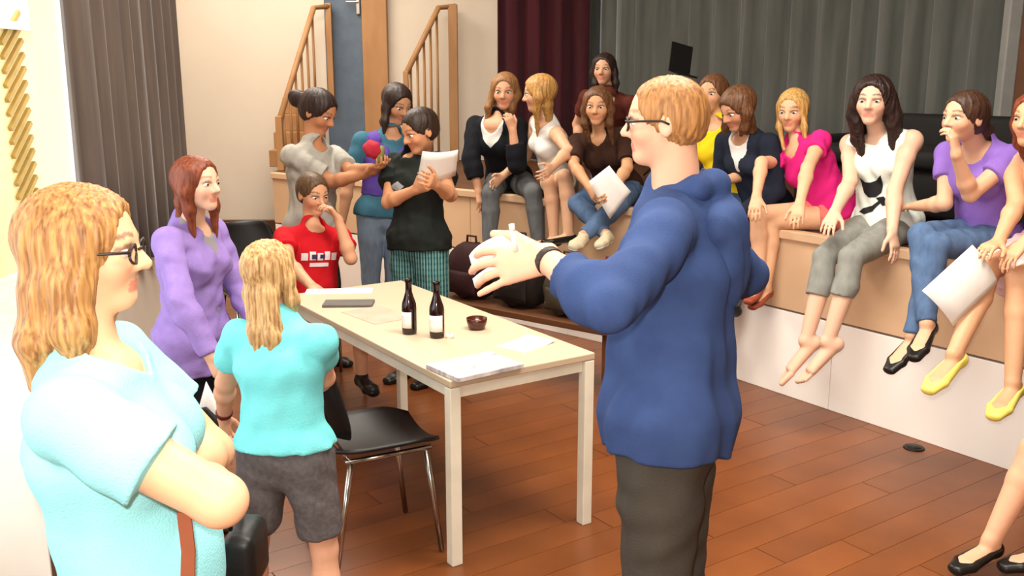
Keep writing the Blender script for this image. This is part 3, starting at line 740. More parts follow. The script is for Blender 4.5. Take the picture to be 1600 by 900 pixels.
# stage: floor slab, upper tan panels, white base panels
SP = [V(2.341, 4.269) - U2 * 2.4, V(1.12, 6.04), V(-0.32, 7.35), V(-2.18, 8.75)]
ZS = 0.97
stage = struct(MB().prism([tuple(p) for p in SP] + [(-2.18, 10.1), (0.0, 10.1), (0.0, 11.3), (7.9, 11.3), (7.9, SP[0][1] + 1.2)], ZS - 0.05, ZS).done('stage_floor', brown_m), 'brown wooden stage floor')
front = thing('stage_front', 'stage front of tan upper panels over a white base', None, (SP[1][0], SP[1][1], 0)); struct(front)
core = MB(); o2 = V(SP[1][0], SP[1][1])
for a, b in zip(SP, SP[1:]):
    d = b - a; L = np.linalg.norm(d); d /= L; nn = V(-d[1], d[0]); nn = nn if nn @ N2 > 0 else -nn
    rot = RZ(math.atan2(d[1], d[0])); c = (a + b) / 2 + nn * 0.10 - o2
    core.box((c[0], c[1], 0.46), (L, 0.1, 0.92), rot)
    npan = max(1, int(round(L / 1.05)))
    for k in range(npan):
        w = L / npan; p = a + d * (k + 0.5) * w - o2
        q = p + nn * 0.02; MB().box((q[0], q[1], 0.715), (w - 0.004, 0.045, 0.405), rot, bev=0.003).done('upper_panel', tan_m, front)
        if a is SP[0] and k == 0 and False: continue
        q = p + nn * 0.025
        if not (a is SP[0] and (a + d * (k + 0.5) * w)[1] < 4.2):
            MB().box((q[0], q[1], 0.25), (w - 0.003, 0.045, 0.5), rot, bev=0.003).done('base_panel', base_m, front)
    q = (a + b) / 2 + nn * 0.012 - o2; MB().box((q[0], q[1], 0.945), (L + 0.01, 0.07, 0.052), rot, bev=0.006).done('edge_board', tan_m, front)
core.done('core', dark_m, front)

# stairs from stage level to the raised door, with railings
st = thing('stairs', None, None, (-2.14, 9.2, ZS)); struct(st, 'short wooden stairs leading up from the stage to the door')
for k in range(4): MB().box((0, 0.1 + 0.45 + 0.11 * k, 0.08 + 0.16 * k), (0.40, 0.9 - 0.22 * k, 0.16), bev=0.006).done('step', oak_m, st)
def railing(label, pts, foot, posts, nb, m=oak_m, caps=()):
    """pts: handrail points; foot(t) gives the lower end height; balusters between"""
    base = (pts[0][0], pts[0][1], 0.97); r = thing('stair_railing', label, 'railing', base, 0, 'stair railings')
    L = lambda p: (p[0] - base[0], p[1] - base[1], p[2] - base[2])
    MB().tube([L(p) for p in pts], 0.028, 10).done('handrail', m, r, True)
    for (x, y, z0, z1, w) in posts: MB().box(L((x, y, (z0 + z1) / 2)), (w, w, z1 - z0), bev=0.006).done('newel_post', m, r)
    for k in range(nb):
        t = (k + 0.7) / nb; p = V(*pts[0]) * (1 - t) + V(*pts[1]) * t
        MB().tube([L((p[0], p[1], foot(t))), L(p)], 0.013, 8).done('baluster', m, r, True)
    return r
a = aty(436, 190, 8.95); b = aty(490, 12, 9.85); c = aty(516, 10, 9.95)
railing('oak stair railing standing against the left part of the white wall', [tuple(a), tuple(b), tuple(c)], lambda t: 0.97 + 0.5 * t, [(a[0], a[1], 0.97, a[2] + 0.05, 0.06), (c[0] - .02, c[1], 1.55, c[2] + 0.03, 0.06)], 6)
a = aty(634, 116, 9.35); b = aty(685, 12, 9.85); c = aty(712, 10, 9.9)
railing('oak stair railing right of the wooden door frame', [tuple(a), tuple(b), tuple(c)], lambda t: 1.0, [(c[0] - 0.03, c[1], 0.97, c[2] + 0.02, 0.09), (a[0], a[1], 0.97, a[2] + 0.03, 0.05)], 5)
p0 = aty(515, 200, 10.08); p1 = aty(572, 200, 10.08); p2 = aty(610, 200, 10.08)
dr = thing('door_1', 'raised grey blue door with an oak frame above the stairs', None, (p0[0], 10.06, 0.97)); struct(dr)
MB().box(((p1[0] - p0[0]) / 2, 0, 1.4), (p1[0] - p0[0], 0.05, 2.8), bev=0.005).done('door_leaf', mat('door_grey_blue', (92, 106, 122), 0.55), dr)
MB().box(((p1[0] + p2[0]) / 2 - p0[0], -0.01, 1.4), (p2[0] - p1[0], 0.09, 2.8), bev=0.006).done('door_frame', oak_m, dr)
MB().box((p1[0] - p0[0] - 0.03, -0.05, 1.56), (0.04, 0.03, 0.2), bev=0.008).tube([(p1[0] - p0[0] - 0.03, -0.06, 1.58), (p1[0] - p0[0] - 0.03, -0.1, 1.58), (p1[0] - p0[0] - 0.14, -0.1, 1.58)], 0.01).done('door_handle', mat('steel', (200, 200, 200), 0.25, metal=1.0, amt=0.2), dr)

# ------------------------------------------------------------------ table and things on it
ZT = 0.74
ta = atz(703, 596, ZT)[:2]; tb = atz(930, 551, ZT)[:2]; tc_ = atz(610, 440, ZT)[:2]
ex = unit(tb - ta); ey = V(-ex[1], ex[0]); TW = np.linalg.norm(tb - ta); TLn = (tc_ - tb) @ ey
tc0 = ta + ex * TW / 2 + ey * TLn / 2
tab = thing('table', 'long cream table with square white legs beside the man in blue', 'table', (tc0[0], tc0[1], 0), math.atan2(ex[1], ex[0]))
top_m = mat('table_top', (200, 180, 154), 0.45, c2=(188, 166, 138), scale=(3, 3, 3), amt=0.25); leg_m = mat('cream_metal', (240, 234, 214), 0.4, amt=0.1)
MB().box((0, 0, ZT - 0.014), (TW, TLn, 0.028), bev=0.004).done('table_top', top_m, tab)
for sx in (-1, 1): MB().box((sx * (TW / 2 - 0.03), 0, ZT - 0.052), (0.024, TLn - 0.1, 0.046)).done('apron', leg_m, tab)
for sy in (-1, 1): MB().box((0, sy * (TLn / 2 - 0.03), ZT - 0.052), (TW - 0.1, 0.024, 0.046)).done('apron', leg_m, tab)
for sx in (-1, 1):
    for sy in (-1, 1):
        MB().box((sx * (TW / 2 - 0.024), sy * (TLn / 2 - 0.024), (ZT - 0.03) / 2), (0.046, 0.046, ZT - 0.03), bev=0.004).done('leg', leg_m, tab)
TR = math.atan2(ex[1], ex[0])
bot_m = mat('bottle_glass', (34, 12, 8), 0.08, spec=0.6, amt=0.3); lab_m = mat('bottle_label', (240, 238, 232), 0.6, amt=0.1)
cap_m = mat('crown_cap', (40, 30, 28), 0.3, metal=0.8)
def bottle(px, py, label, face):
    p = atz(px, py, ZT); b = thing('bottle', label, 'bottle', (p[0], p[1], ZT), face, 'dark bottles on the table')
    MB().lathe([(0.026, 0), (0.031, 0.004), (0.032, 0.02), (0.032, 0.115), (0.030, 0.135), (0.020, 0.165), (0.0145, 0.185), (0.0135, 0.222), (0.0155, 0.226), (0.0155, 0.234), (0.012, 0.236)], 24).done('glass', bot_m, b, True)
    def fn(u, v): a = -1.15 + 2.3 * u - math.pi / 2; return (0.0326 * math.cos(a), 0.0326 * math.sin(a), 0.03 + 0.07 * v)
    MB().sheet(fn, 14, 3, 0.0006).done('paper_label', lab_m, b, True)
    MB().lathe([(0.0165, 0.228), (0.0165, 0.238), (0.013, 0.242)], 18).done('cap', cap_m, b, True)
bottle(640, 521, 'dark bottle with white label, left of the two on the table', -0.75)
bottle(683, 527, 'dark bottle with white label, right of the two on the table', -0.25)
pap_m = mat('paper', (238, 234, 228), 0.7, c2=(228, 222, 218), scale=(20, 20, 20), amt=0.2)
pap2_m = mat('printed_paper', (214, 206, 202), 0.7, c2=(150, 140, 142), scale=(18, 60, 3), amt=0.65)
def flat_thing(name, label, cat, px, py, w, d, t, rz, m, group=None, bev=0.0, z=ZT, curl=0.0):
    p = atz(px, py, z)
    def fn(u, v): return ((u - .5) * w, (v - .5) * d, t + curl * max(0, u - .6) ** 2)
    if t < 0.004: o = MB().sheet(fn, 6, 6, t).done(name, m)
    else: o = MB().box((0, 0, t / 2), (w, d, t), bev=bev).done(name, m)
    o.location = (p[0], p[1], z + (0.001 if t >= 0.004 else 0)); o.rotation_euler = (0, 0, rz); return tag(o, label, cat, group)
flat_thing('sheet_stack', 'thick stack of printed sheets on the near corner of the table', 'papers', 742, 576, 0.30, 0.22, 0.018, TR + 0.06, pap2_m, bev=0.002)
flat_thing('paper_sheet', 'loose white sheet lying beside the sheet stack on the table', 'paper', 822, 538, 0.2, 0.15, 0.002, TR + 0.3, pap_m, curl=0.05)
flat_thing('paper_sheet', 'pinkish sheet lying in the middle of the table left of the bottles', 'paper', 590, 492, 0.21, 0.30, 0.002, TR + 0.1, mat('pink_paper', (206, 170, 150), 0.7))
flat_thing('folder', 'flat grey folder at the far left end of the table', 'folder', 545, 476, 0.24, 0.12, 0.012, TR - 0.55, mat('grey_folder', (98, 92, 86), 0.6), bev=0.002)
flat_thing('paper_sheet', 'white sheet at the far end of the table in front of the boy', 'paper', 530, 455, 0.34, 0.12, 0.002, TR - 0.5, pap_m)
p = atz(745, 514, ZT); bo = thing('bowl', 'small dark brown glass bowl behind the bottles on the table', 'bowl', (p[0], p[1], ZT))
MB().lathe([(0.022, 0), (0.036, 0.006), (0.044, 0.03), (0.046, 0.05), (0.042, 0.05), (0.036, 0.012), (0.001, 0.008)], 22).done('bowl_body', mat('brown_glass', (72, 26, 14), 0.12, spec=0.6), bo, True)
p = atz(703, 528, ZT); cp = thing('tea_light', 'small cream tea light right of the bottles on the table', 'candle', (p[0], p[1], ZT))
MB().lathe([(0.017, 0), (0.018, 0.014), (0.016, 0.016), (0.015, 0.012), (0.001, 0.012)], 16).done('holder', leg_m, cp, True); MB().tube([(0, 0, 0.01), (0, 0, 0.02)], 0.0015, 6).done('wick', dark_m, cp)

# ------------------------------------------------------------------ chairs: moulded black shell on chrome legs
blk_m = mat('black_shell', (24, 22, 22), 0.45, amt=0.3); chr_m = mat('chrome', (190, 186, 180), 0.2, metal=1.0, amt=0.2)
def chair(label, loc, rz, sh=0.45, w=0.42):
    c = thing('chair', label, 'chair', loc, rz, 'black moulded chairs')
    def seat(u, v):
        x = (u - .5) * w; y = (v - .5) * 0.42; r = 1 - 0.25 * (abs(2 * v - 1) ** 4)
        return (x * r, y, sh + 0.03 * (2 * u - 1) ** 2 - 0.02 * max(0, v - .8) / .2 + 0.012)
    MB().sheet(seat, 14, 14, 0.014).done('seat', blk_m, c, True)
    def back(u, v):
        a = (u - .5); z = sh + 0.06 + 0.37 * v; r = (1 - 0.3 * abs(2 * v - 1) ** 3)
        return (a * w * 0.98 * r, -0.20 - 0.10 * v + 0.06 * (2 * a) ** 2 , z)
    MB().sheet(back, 14, 12, 0.012).done('backrest', blk_m, c, True)
    for sx in (-1, 1):
        MB().tube([(sx * 0.19, 0.20, 0.01), (sx * 0.17, 0.15, sh - 0.02)], 0.011, 10).done('leg', chr_m, c, True)
        MB().tube([(sx * 0.20, -0.23, 0.01), (sx * 0.17, -0.15, sh - 0.02)], 0.011, 10).done('leg', chr_m, c, True)
        MB().tube([(sx * 0.17, -0.15, sh - 0.02), (sx * 0.15, -0.22, sh + 0.1), (sx * 0.14, -0.262, sh + 0.28)], 0.010, 10).done('back_support', chr_m, c, True)
        MB().tube([(sx * 0.17, -0.17, sh - 0.012), (sx * 0.17, 0.17, sh - 0.012)], 0.010, 8).done('seat_rail', chr_m, c, True)
    return c
p = atz(600, 676, 0.46); chair('black moulded chair with chrome legs pulled up beside the blonde girl', (p[0] - 0.04, p[1] - 0.02, 0), math.radians(-62))

# white cupboard below the window, at the left edge
cb = thing('cupboard', 'white cupboard with a slim brown edge strip at the left edge', 'cupboard', (-1.46, 2.4, 0))
MB().box((0, 0, 0.52), (0.50, 0.12, 1.04), bev=0.004).done('body', white_m, cb)
for k in (-1, 1):
    dd_ = MB().box((k * 0.12, -0.068, 0.53), (0.236, 0.016, 0.98), bev=0.003).done('door', white_m, cb)
    MB().lathe([(0.006, 0), (0.006, 0.015), (0.013, 0.02), (0.010, 0.028)], 12).done('knob', chr_m, dd_, True, (k * 0.03, -0.078, 0.6)).rotation_euler = (math.pi / 2, 0, 0)
MB().box((0.252, -0.066, 0.52), (0.02, 0.024, 1.04)).done('edge_strip', brown_m, cb)
# socket cover let into the floor
p = atz(1428, 700, 0.0); so = thing('floor_socket', 'small black socket cover on the floor before the stage', 'socket', (p[0], p[1], 0.0))
MB().lathe([(0.052, 0.0), (0.05, 0.006), (0.04, 0.008)], 20).done('rim', blk_m, so, True); MB().lathe([(0.036, 0.006), (0.034, 0.012)], 20).done('lid', blk_m, so, True)

# ------------------------------------------------------------------ the people
def cm(name, c, c2=None, **k):
    k.setdefault('rough', 0.85); k.setdefault('bump', 0.25); k.setdefault('bscale', 220); k.setdefault('amt', 0.25); k.setdefault('spec', 0.15)
    return mat(name, c, c2=c2, **k)
def hm(name, c, c2): return mat(name, c, 0.5, c2=c2, scale=(120, 120, 8), amt=0.68, spec=0.35, detail=4)
W = lambda *a: ('w',) + a
B = lambda *a: ('b',) + a
DOWN = (W(0, 0, -1), W(0, 0, -1))
frame_m = mat('dark_frame', (50, 40, 36), 0.4); blk_leather = mat('black_leather', (26, 24, 22), 0.35); white_cot = cm('white_cotton', (236, 234, 230))
jeans = cm('mid_blue_denim', (92, 116, 150), (66, 88, 122), scale=(40, 40, 12)); lightjeans = cm('faded_blue_denim', (140, 160, 182), (110, 132, 158), scale=(40, 40, 12))
greyjeans = cm('grey_denim', (104, 106, 108), (84, 86, 90), scale=(40, 40, 12)); stonejeans = cm('stone_grey_denim', (150, 150, 142), (116, 118, 114), scale=(30, 30, 10))
brownhair = hm('brown_hair', (112, 74, 44), (70, 42, 24)); darkhair = hm('dark_brown_hair', (48, 28, 22), (26, 14, 12)); lightbrown = hm('light_brown_hair', (150, 108, 66), (104, 68, 38))
redhair = hm('auburn_hair', (134, 66, 36), (88, 36, 20)); blonde = hm('blonde_hair', (198, 148, 88), (122, 76, 38)); honey = hm('honey_hair', (196, 150, 84), (138, 96, 50))
sitters = 'girls sitting along the stage edge'

# ---- man in the blue hooded jacket
man = Person('man in a blue hooded jacket gesturing over the table with papers in his hand', 1.87, aty(1044, 662, 2.33), 72, (1062, 304, -1), (1036, 190, -1), 80,
    (((955, 478, -1), (852, 404, 1)), ((1166, 430, 1), (1090, 440, 1))), ((W(0.0, 0.0, -1), W(0, 0, -1)), (W(0.05, 0.04, -1), W(0, 0, -1))),
    hpitch=-2, tone=0.95, res=0.0045, g=1.05, sh=1.0, skin=(232, 176, 146), brow=(150, 110, 70), hs=0.85, ll=0.955, hh=1.1, hands=({'n': W(0.25, 0.8, -0.45), 'curl': 0.62, 'spread': 0.2, 'point': (3,), 'd': (765, 418, 1), 'thumb': 0.9}, None))
blue = cm('blue_fleece', (58, 78, 124), (46, 62, 102), sheen=0.0, bump=0.15, scale=(14, 14, 14))
MT = np.stack([man.lat, man.fwd, man.up])
nk, fw, lt_, up_ = man.neck, man.fwd, man.lat, man.up
R0 = [nk + fw * 0.085 - up_ * 0.035 + lt_ * 0.03, nk + fw * 0.03 + lt_ * 0.082, nk - fw * 0.05 + lt_ * 0.080 + up_ * 0.040, nk - fw * 0.085 + lt_ * 0.03 + up_ * 0.050]
R1 = [nk + fw * 0.085 - up_ * 0.035 - lt_ * 0.03, nk + fw * 0.03 - lt_ * 0.082, nk - fw * 0.05 - lt_ * 0.080 + up_ * 0.040, nk - fw * 0.085 - lt_ * 0.03 + up_ * 0.050]
hood = [('u', cone(a, b, 0.024 if k_ == 0 else 0.030, 0.030 if k_ == 0 else 0.034), 0.02, 0) for Rr in (R0, R1) for k_, (a, b) in enumerate(zip(Rr, Rr[1:]))] + [('u', cone(R0[3], R1[3], 0.034, 0.034), 0.02, 0),
        ('u', ell(nk - fw * 0.110 - up_ * 0.055, (0.140, 0.062, 0.080), MT), 0.02, 0), ('u', ell(nk - fw * 0.128 - up_ * 0.135, (0.112, 0.052, 0.090), MT), 0.03, 0), ('u', ell(nk - fw * 0.12 - up_ * 0.20, (0.07, 0.045, 0.06), MT), 0.03, 0)]
jk = man.top('jacket', blue, 1.62, off=0.022, hem=0.055, neckr=0.058, neckup=0.05, neckf=0.0, sfl=0.003, flare=0.03, wr=0.011, wl=0.16, offw=0.034, soff=0.015, k=0.008)
man.cloth('hood', hood, blue, 0.006, 0.09).parent = jk
man.bottom('trousers', cm('charcoal_trousers', (78, 72, 64), (58, 54, 49)), 1.98, off=0.018, flare=0.012, wr=0.006, wl=0.1)
man.shoes(blk_leather, 0.008)
man.hair(hm('sandy_hair', (182, 130, 76), (122, 80, 44)), 0.7, line=0.06, nape=-0.24, front=-0.06, strand=0.012)
man.glasses(frame_m)
wt = man.band('watch', mat('dark_leather', (46, 38, 34), 0.5), 0, 0.93, 0.022, 0.001)

# ---- woman with crossed arms in the left foreground
wom = Person('blonde woman with glasses and pale aqua tee standing arms crossed at the left', 1.66, aty(222, 940, 1.72), -80, (142, 566, -1), (136, 388, -1), -82,
    (((330, 706, 1), (268, 745, -1)), ((370, 796, -1), (262, 735, 1))), ((W(0.02, 0, -1), W(0, 0, -1)), (W(0, 0, -1), W(0, 0, -1))),
    tone=0.95, res=0.0045, g=1.1, bust=1.0, belly=1.0, ll=0.93, hs=1.05, skin=(236, 186, 146), lip=(205, 120, 110), ag=1.22, hands=({'n': W(-0.3, 0.5, 0.6), 'curl': 0.7}, {'n': W(-.5, -.5, 0), 'curl': 0.5}))
aqua = cm('pale_aqua_cotton', (160, 228, 234), (146, 218, 226))
wom.top('tee_shirt', aqua, 0.55, off=0.014, hem=0.10, sfl=0.016, wr=0.005, wl=0.12, neckr=0.075, vneck=0.03)
wom.bottom('trousers', cm('dark_denim', (44, 48, 66)), 1.98, off=0.012)
wom.shoes(mat('brown_leather', (90, 58, 38), 0.4), 0.006)
wom.hair(blonde, 1.35, line=0.05, nape=None, front=None, strand=0.014, locks=[([(0.30, 0.22), (0.33, 0.24), (0.32, 0.20), (0.22, 0.09)], [(0, -0.2, 0.1), (0, -0.26, -0.3), (0, -0.34, -0.7), (0, -0.38, -1.04)]),
    ([0.12, 0.17, 0.15, 0.05], [(-0.26, 0.02, 0.22), (-0.30, -0.06, -0.2), (-0.30, -0.04, -0.55), (-0.27, -0.02, -0.92)]), ([0.12, 0.15, 0.13, 0.05], [(0.26, 0.02, 0.22), (0.30, -0.04, -0.2), (0.30, 0.0, -0.5), (0.27, 0.02, -0.8)])])
wom.glasses(frame_m)
st_m = mat('tan_strap', (150, 84, 58), 0.5)

# ---- girl in the purple cardigan
pg = Person('girl with long auburn hair and a purple cardigan watching from beside the curtain', 1.53, colz(302, 3.75, 0.79), -105, (298, 352, -1), (309, 288, -1), -112,
    ((B(0.15, 0.4, -1), B(-0.6, 0.8, -0.6)), ((283, 470, -1), (330, 556, 1))), (DOWN, DOWN), res=0.006, bust=0.7, skin=(236, 186, 158), hs=1.03, sh=0.92, brow=(110, 60, 36), hpitch=3)
purp = cm('lilac_knit', (150, 126, 190), (132, 108, 172), scale=(30, 30, 30))
pg.top('cardigan', purp, 1.95, off=0.016, hem=0.13, vneck=0.10, soff=0.011, sfl=0.004, wr=0.005, neckr=0.07)
pg.top('undershirt', cm('grey_lilac_tee', (150, 146, 150)), 0, off=0.011, hem=0.05, neckr=0.07, vneck=0.03)
pg.bottom('trousers', cm('black_cotton', (28, 28, 32)), 1.98, off=0.010)
pg.shoes(blk_leather, 0.005)
pg.hair(redhair, 1.2, line=0.05, nape=None, front=None, locks=long_locks(1.15, 0.28, 0.12, -0.24, 0.16, frontlen=1.1))

# ---- blonde girl seen from behind
bg = Person('blonde girl in aqua tee and grey shorts seen from behind at the table', 1.37, colz(446, 2.82, 0.665), -14, W(-0.02, 0.05, 1), W(-0.12, 0.12, 1), -22,
    (((352, 598, 1), (350, 652, 1)), ((508, 590, 1), (480, 610, 1))), ((W(-0.16, 0.02, -1), W(-0.04, 0, -1)), (W(0.14, 0, -1), W(0.05, 0, -1))), res=0.006, skin=(234, 178, 146), hs=1.03, sh=0.9, ll=0.935,
    hands=({'d': W(-0.05, 0.25, -1), 'curl': 0.9}, None))
bg.top('tee_shirt', cm('aqua_cotton', (124, 218, 222), (106, 204, 210)), 0.5, off=0.014, hem=-0.035, sfl=0.008, flare=0.05, wr=0.005, wl=0.09)
bg.bottom('shorts', cm('heather_grey_jersey', (104, 98, 98), (78, 74, 76), scale=(60, 60, 60), amt=0.5), 0.82, off=0.014, flare=0.010, wr=0.004)
bg.shoes(mat('white_trainers', (220, 218, 214), 0.5), 0.008)
bg.hair(hm('pale_blonde_hair', (212, 176, 120), (134, 90, 50)), 1.15, line=0.05, nape=None, front=None, strand=0.02, locks=long_locks(1.72, 0.30, 0.02, -0.30, 0.15, tip=0.5, frontlen=0.7) + [([0.10, 0.1, 0.05], [(0.14, -0.36, -0.3), (0.16, -0.43, -0.9), (0.10, -0.44, -1.5)]), ([0.10, 0.09, 0.04], [(-0.14, -0.36, -0.3), (-0.13, -0.43, -0.9), (-0.17, -0.42, -1.35)])])
bg.band('bracelet', mat('dark_red_band', (92, 26, 26), 0.5), 0, 0.86, 0.018, 0.003)

# ---- boy in red at the far end of the table
rb = Person('boy in a red printed tee sitting at the far table end, hand at mouth', 1.56, colz(490, 5.42, 0.50), -150, (488, 334, -1), (490, 284, -1), -138,
    (((548, 404, -1), (527, 338, -1)), ((452, 412, -1), (486, 446, -1))), ((B(0.15, 1, 0.0), W(0, 0, -1)), (B(0.15, 1, 0), W(0, 0, -1))), res=0.0068, skin=(222, 166, 130), hs=1.14, hpitch=-12,
    hands=({'n': W(-1, -0.4, 0), 'curl': 1.0, 'd': W(-0.5, -0.2, 0.8)}, {'n': W(0, 0, -1), 'curl': 0.3}))
rtee = rb.top('tee_shirt', cm('red_cotton', (196, 26, 36), (176, 18, 30)), 0.5, off=0.013, hem=0.02, sfl=0.016, wr=0.004)
rb.bottom('shorts', cm('navy_shorts', (40, 44, 60)), 0.95, off=0.014)
rb.shoes(blk_leather, 0.008); rb.hair(hm('short_brown_hair', (98, 72, 46), (62, 42, 26)), 0.7, line=0.04, nape=-0.22, front=-0.02)
pm = mat('white_print', (236, 226, 226), 0.7, amt=0.1); pb = mat('navy_print', (60, 44, 90), 0.7)
cpt = rb.sp(0.62) + rb.fwd * 0.1
R_ = lambda x, y, w, h_: [(x, y), (x + w, y), (x + w, y + h_), (x, y + h_)]
decal(rtee, rb.org, cpt, rb.fwd, rb.up, [R_(-0.10 + 0.043 * k, 0.002 * (k % 2), 0.034, 0.042 + 0.006 * ((k * 3) % 2)) for k in range(5)] + [R_(-0.055, -0.036, 0.11, 0.022)], pm, label='white printed letter blocks')
decal(rtee, rb.org, cpt, rb.fwd, rb.up, [R_(-0.046, 0.008, 0.03, 0.026), R_(0.0, 0.012, 0.03, 0.022)], pb, off=0.006)

# ---- woman with a hair bun
bw_ = Person('woman with dark hair bun and grey tee looking down at her hands', 1.70, colz(488, 5.95, 0.885), -125, (490, 212, -1), (500, 165, -1), -112,
    (((548, 268, -1), (582, 262, -1)), ((532, 292, -1), (572, 272, -1))), (DOWN, DOWN), res=0.0068, bust=0.9, skin=(196, 136, 98), hs=1.16, hpitch=-28, g=1.05,
    hands=({'n': W(0, 0, 1), 'curl': 0.8}, {'n': W(0, 0, 1), 'curl': 0.8}))
bw_.top('tee_shirt', cm('grey_marl_cotton', (176, 172, 162), (150, 148, 142), scale=(20, 20, 20)), 0.75, off=0.014, hem=0.06, sfl=0.014, wr=0.005)
bw_.bottom('trousers', cm('beige_cotton', (196, 166, 130)), 1.98, off=0.014); bw_.shoes(blk_leather, 0.006)
bw_.hair(darkhair, 1.1, line=0.04, nape=-0.26, front=-0.05, locks=[([0.15, 0.19, 0.15], [(0, -0.45, 0.22), (0, -0.58, 0.30), (0, -0.66, 0.36)])])

# ---- girl with teal and purple top behind the boy
tg = Person('dark-haired girl in teal top and blue jeans standing behind the boy with papers', 1.74, colz(600, 6.5, 0.91), -160, (612, 192, -1), (624, 146, -1), -140,
    ((B(0.25, 0.0, -1), B(0.1, 0.1, -1)), (B(0.25, 0.0, -1), B(0.1, 0.1, -1))), ((W(-0.06, -0.1, -1), W(-0.02, 0, -1)), (W(-0.03, 0, -1), W(0, 0, -1))), res=0.0072, bust=0.8, skin=(206, 152, 116), hs=1.1, hpitch=-22)
tg.top('top', cm('teal_cotton', (64, 110, 130), (52, 94, 114)), 0.6, off=0.014, hem=0.02, sfl=0.006)
tg.top('waistcoat', cm('violet_cotton', (96, 72, 158), (78, 58, 136)), 0, off=0.022, hem=-0.12, vneck=0.16, neckr=0.09)
tg.bottom('jeans', lightjeans, 1.98, off=0.012); tg.shoes(mat('white_trainers', (220, 218, 214), 0.5), 0.008)
tg.hair(darkhair, 1.1, line=0.03, nape=None, front=None, locks=long_locks(0.75, 0.26, 0.06, -0.22, 0.16))

# ---- boy in the dark tee reading
db = Person('boy in dark tee and teal checked shorts reading a white sheet', 1.66, colz(655, 5.65, 0.865), 142, (650, 243, -1), (655, 204, -1), 126,
    (((704, 305, -1), (680, 288, -1)), ((606, 316, -1), (650, 296, -1))), ((W(0.05, 0, -1), W(0, 0, -1)), (W(-0.05, 0, -1), W(0, 0, -1))), res=0.0068, skin=(214, 152, 112), hs=1.12, hpitch=-20,
    hands=({'n': W(-0.5, 0.8, 0), 'curl': 0.9}, {'n': W(0.3, 0.8, 0.3), 'curl': 0.8}))
dtee = db.top('tee_shirt', cm('black_green_cotton', (38, 44, 40), (28, 30, 30)), 0.55, off=0.026, hem=0.05, sfl=0.014, wr=0.005, flare=0.03)
def plaid():
    m = mat('teal_check', (52, 118, 122), 0.85); nt = m.node_tree; b = nt.nodes['Principled BSDF']; tc = nt.nodes.new('ShaderNodeTexCoord'); prev = b.inputs['Base Color'].links[0].from_socket
    for ax, sc, c in (('X', 9, (26, 44, 52)), ('Z', 9, (26, 44, 52)), ('X', 18.7, (150, 190, 180))):
        w = nt.nodes.new('ShaderNodeTexWave'); w.bands_direction = ax; w.inputs['Scale'].default_value = sc; nt.links.new(tc.outputs['Object'], w.inputs['Vector'])
        r = nt.nodes.new('ShaderNodeValToRGB'); r.color_ramp.elements[0].position = 0.6; r.color_ramp.elements[1].position = 0.75; nt.links.new(w.outputs['Fac'], r.inputs[0])
        mx = nt.nodes.new('ShaderNodeMixRGB'); mx.inputs['Color2'].default_value = lin(c); mu = nt.nodes.new('ShaderNodeMath'); mu.operation = 'MULTIPLY'; mu.inputs[1].default_value = 0.6
        nt.links.new(r.outputs[0], mu.inputs[0]); nt.links.new(mu.outputs[0], mx.inputs[0]); nt.links.new(prev, mx.inputs['Color1']); prev = mx.outputs[0]
    nt.links.new(prev, b.inputs['Base Color']); return m
db.bottom('shorts', plaid(), 1.05, off=0.026, flare=0.02, wr=0.005); db.shoes(blk_leather, 0.008)
db.hair(hm('black_brown_hair', (54, 36, 24), (30, 18, 12)), 0.8, line=0.03, nape=-0.22, front=-0.02)
cpt = db.sp(0.66) + db.fwd * 0.1
decal(dtee, db.org, cpt, db.fwd, db.up, [[(-0.09, 0.0), (-0.03, -0.035), (0.03, 0.0), (-0.02, 0.03)], [(-0.01, -0.05), (0.05, -0.06), (0.07, -0.02), (0.03, -0.025)]], mat('grey_print', (168, 176, 180), 0.7), label='pale grey print')

# ---- girls sitting on the stage edge, from the left
def pz(px, back=0.17, z=1.055): return stage_seat(px, back, z)
g1 = Person('long-haired girl in black cardigan and white top on the stage, chin on hand', 1.68, pz(772), 150, (774, 188, -1), (790, 140, -1), 172,
    (((808, 258, -1), (799, 188, -1)), ((736, 248, -1), (748, 300, -1))), (((832, 300, -1), (842, 392, -1)), ((766, 302, -1), (764, 392, -1))), group=sitters, res=0.0072, bust=0.8, skin=(218, 162, 128), hs=1.16, hpitch=-5,
    hands=({'n': W(-0.5, 0.8, 0), 'curl': 1.0, 'd': W(-0.3, 0, 1)}, {'n': W(0, 0, -1), 'curl': 0.5}))
g1.top('cardigan', cm('black_knit', (22, 24, 30), (14, 14, 20)), 1.6, off=0.022, hem=0.02, vneck=0.2, neckr=0.09, neckf=0.06, sfl=0.008)
g1.top('top', white_cot, 0, off=0.015, hem=0.02, vneck=0.05, neckr=0.08)
g1.bottom('jeans', greyjeans, 1.98, off=0.013); g1.shoes(blk_leather, 0.005)
g1.hair(lightbrown, 1.25, line=0.05, nape=None, front=None, locks=long_locks(1.15, 0.28, 0.10, -0.24, 0.16))

g2 = Person('girl in white vest and shorts on the stage turned to her neighbour, hair over face', 1.64, pz(850), 112, (852, 190, -1), (842, 146, -1), 86,
    (((888, 236, -1), (862, 262, -1)), (B(0.2, 0.5, -1), B(-0.3, 1, -0.2))), (((882, 276, -1), (888, 372, -1)), ((858, 284, -1), (866, 378, -1))), group=sitters, res=0.0072, bust=0.7, skin=(222, 172, 138), hs=1.14, hpitch=-8)
g2.top('vest_top', white_cot, 0, off=0.012, hem=0.03, neckr=0.09)
g2.bottom('shorts', cm('sand_cotton', (206, 186, 156)), 0.6, off=0.015); g2.shoes(blk_leather, 0.005, True)
g2.hair(honey, 1.25, line=0.02, nape=None, front=None, locks=long_locks(1.25, 0.28, 0.12, -0.22, 0.17))

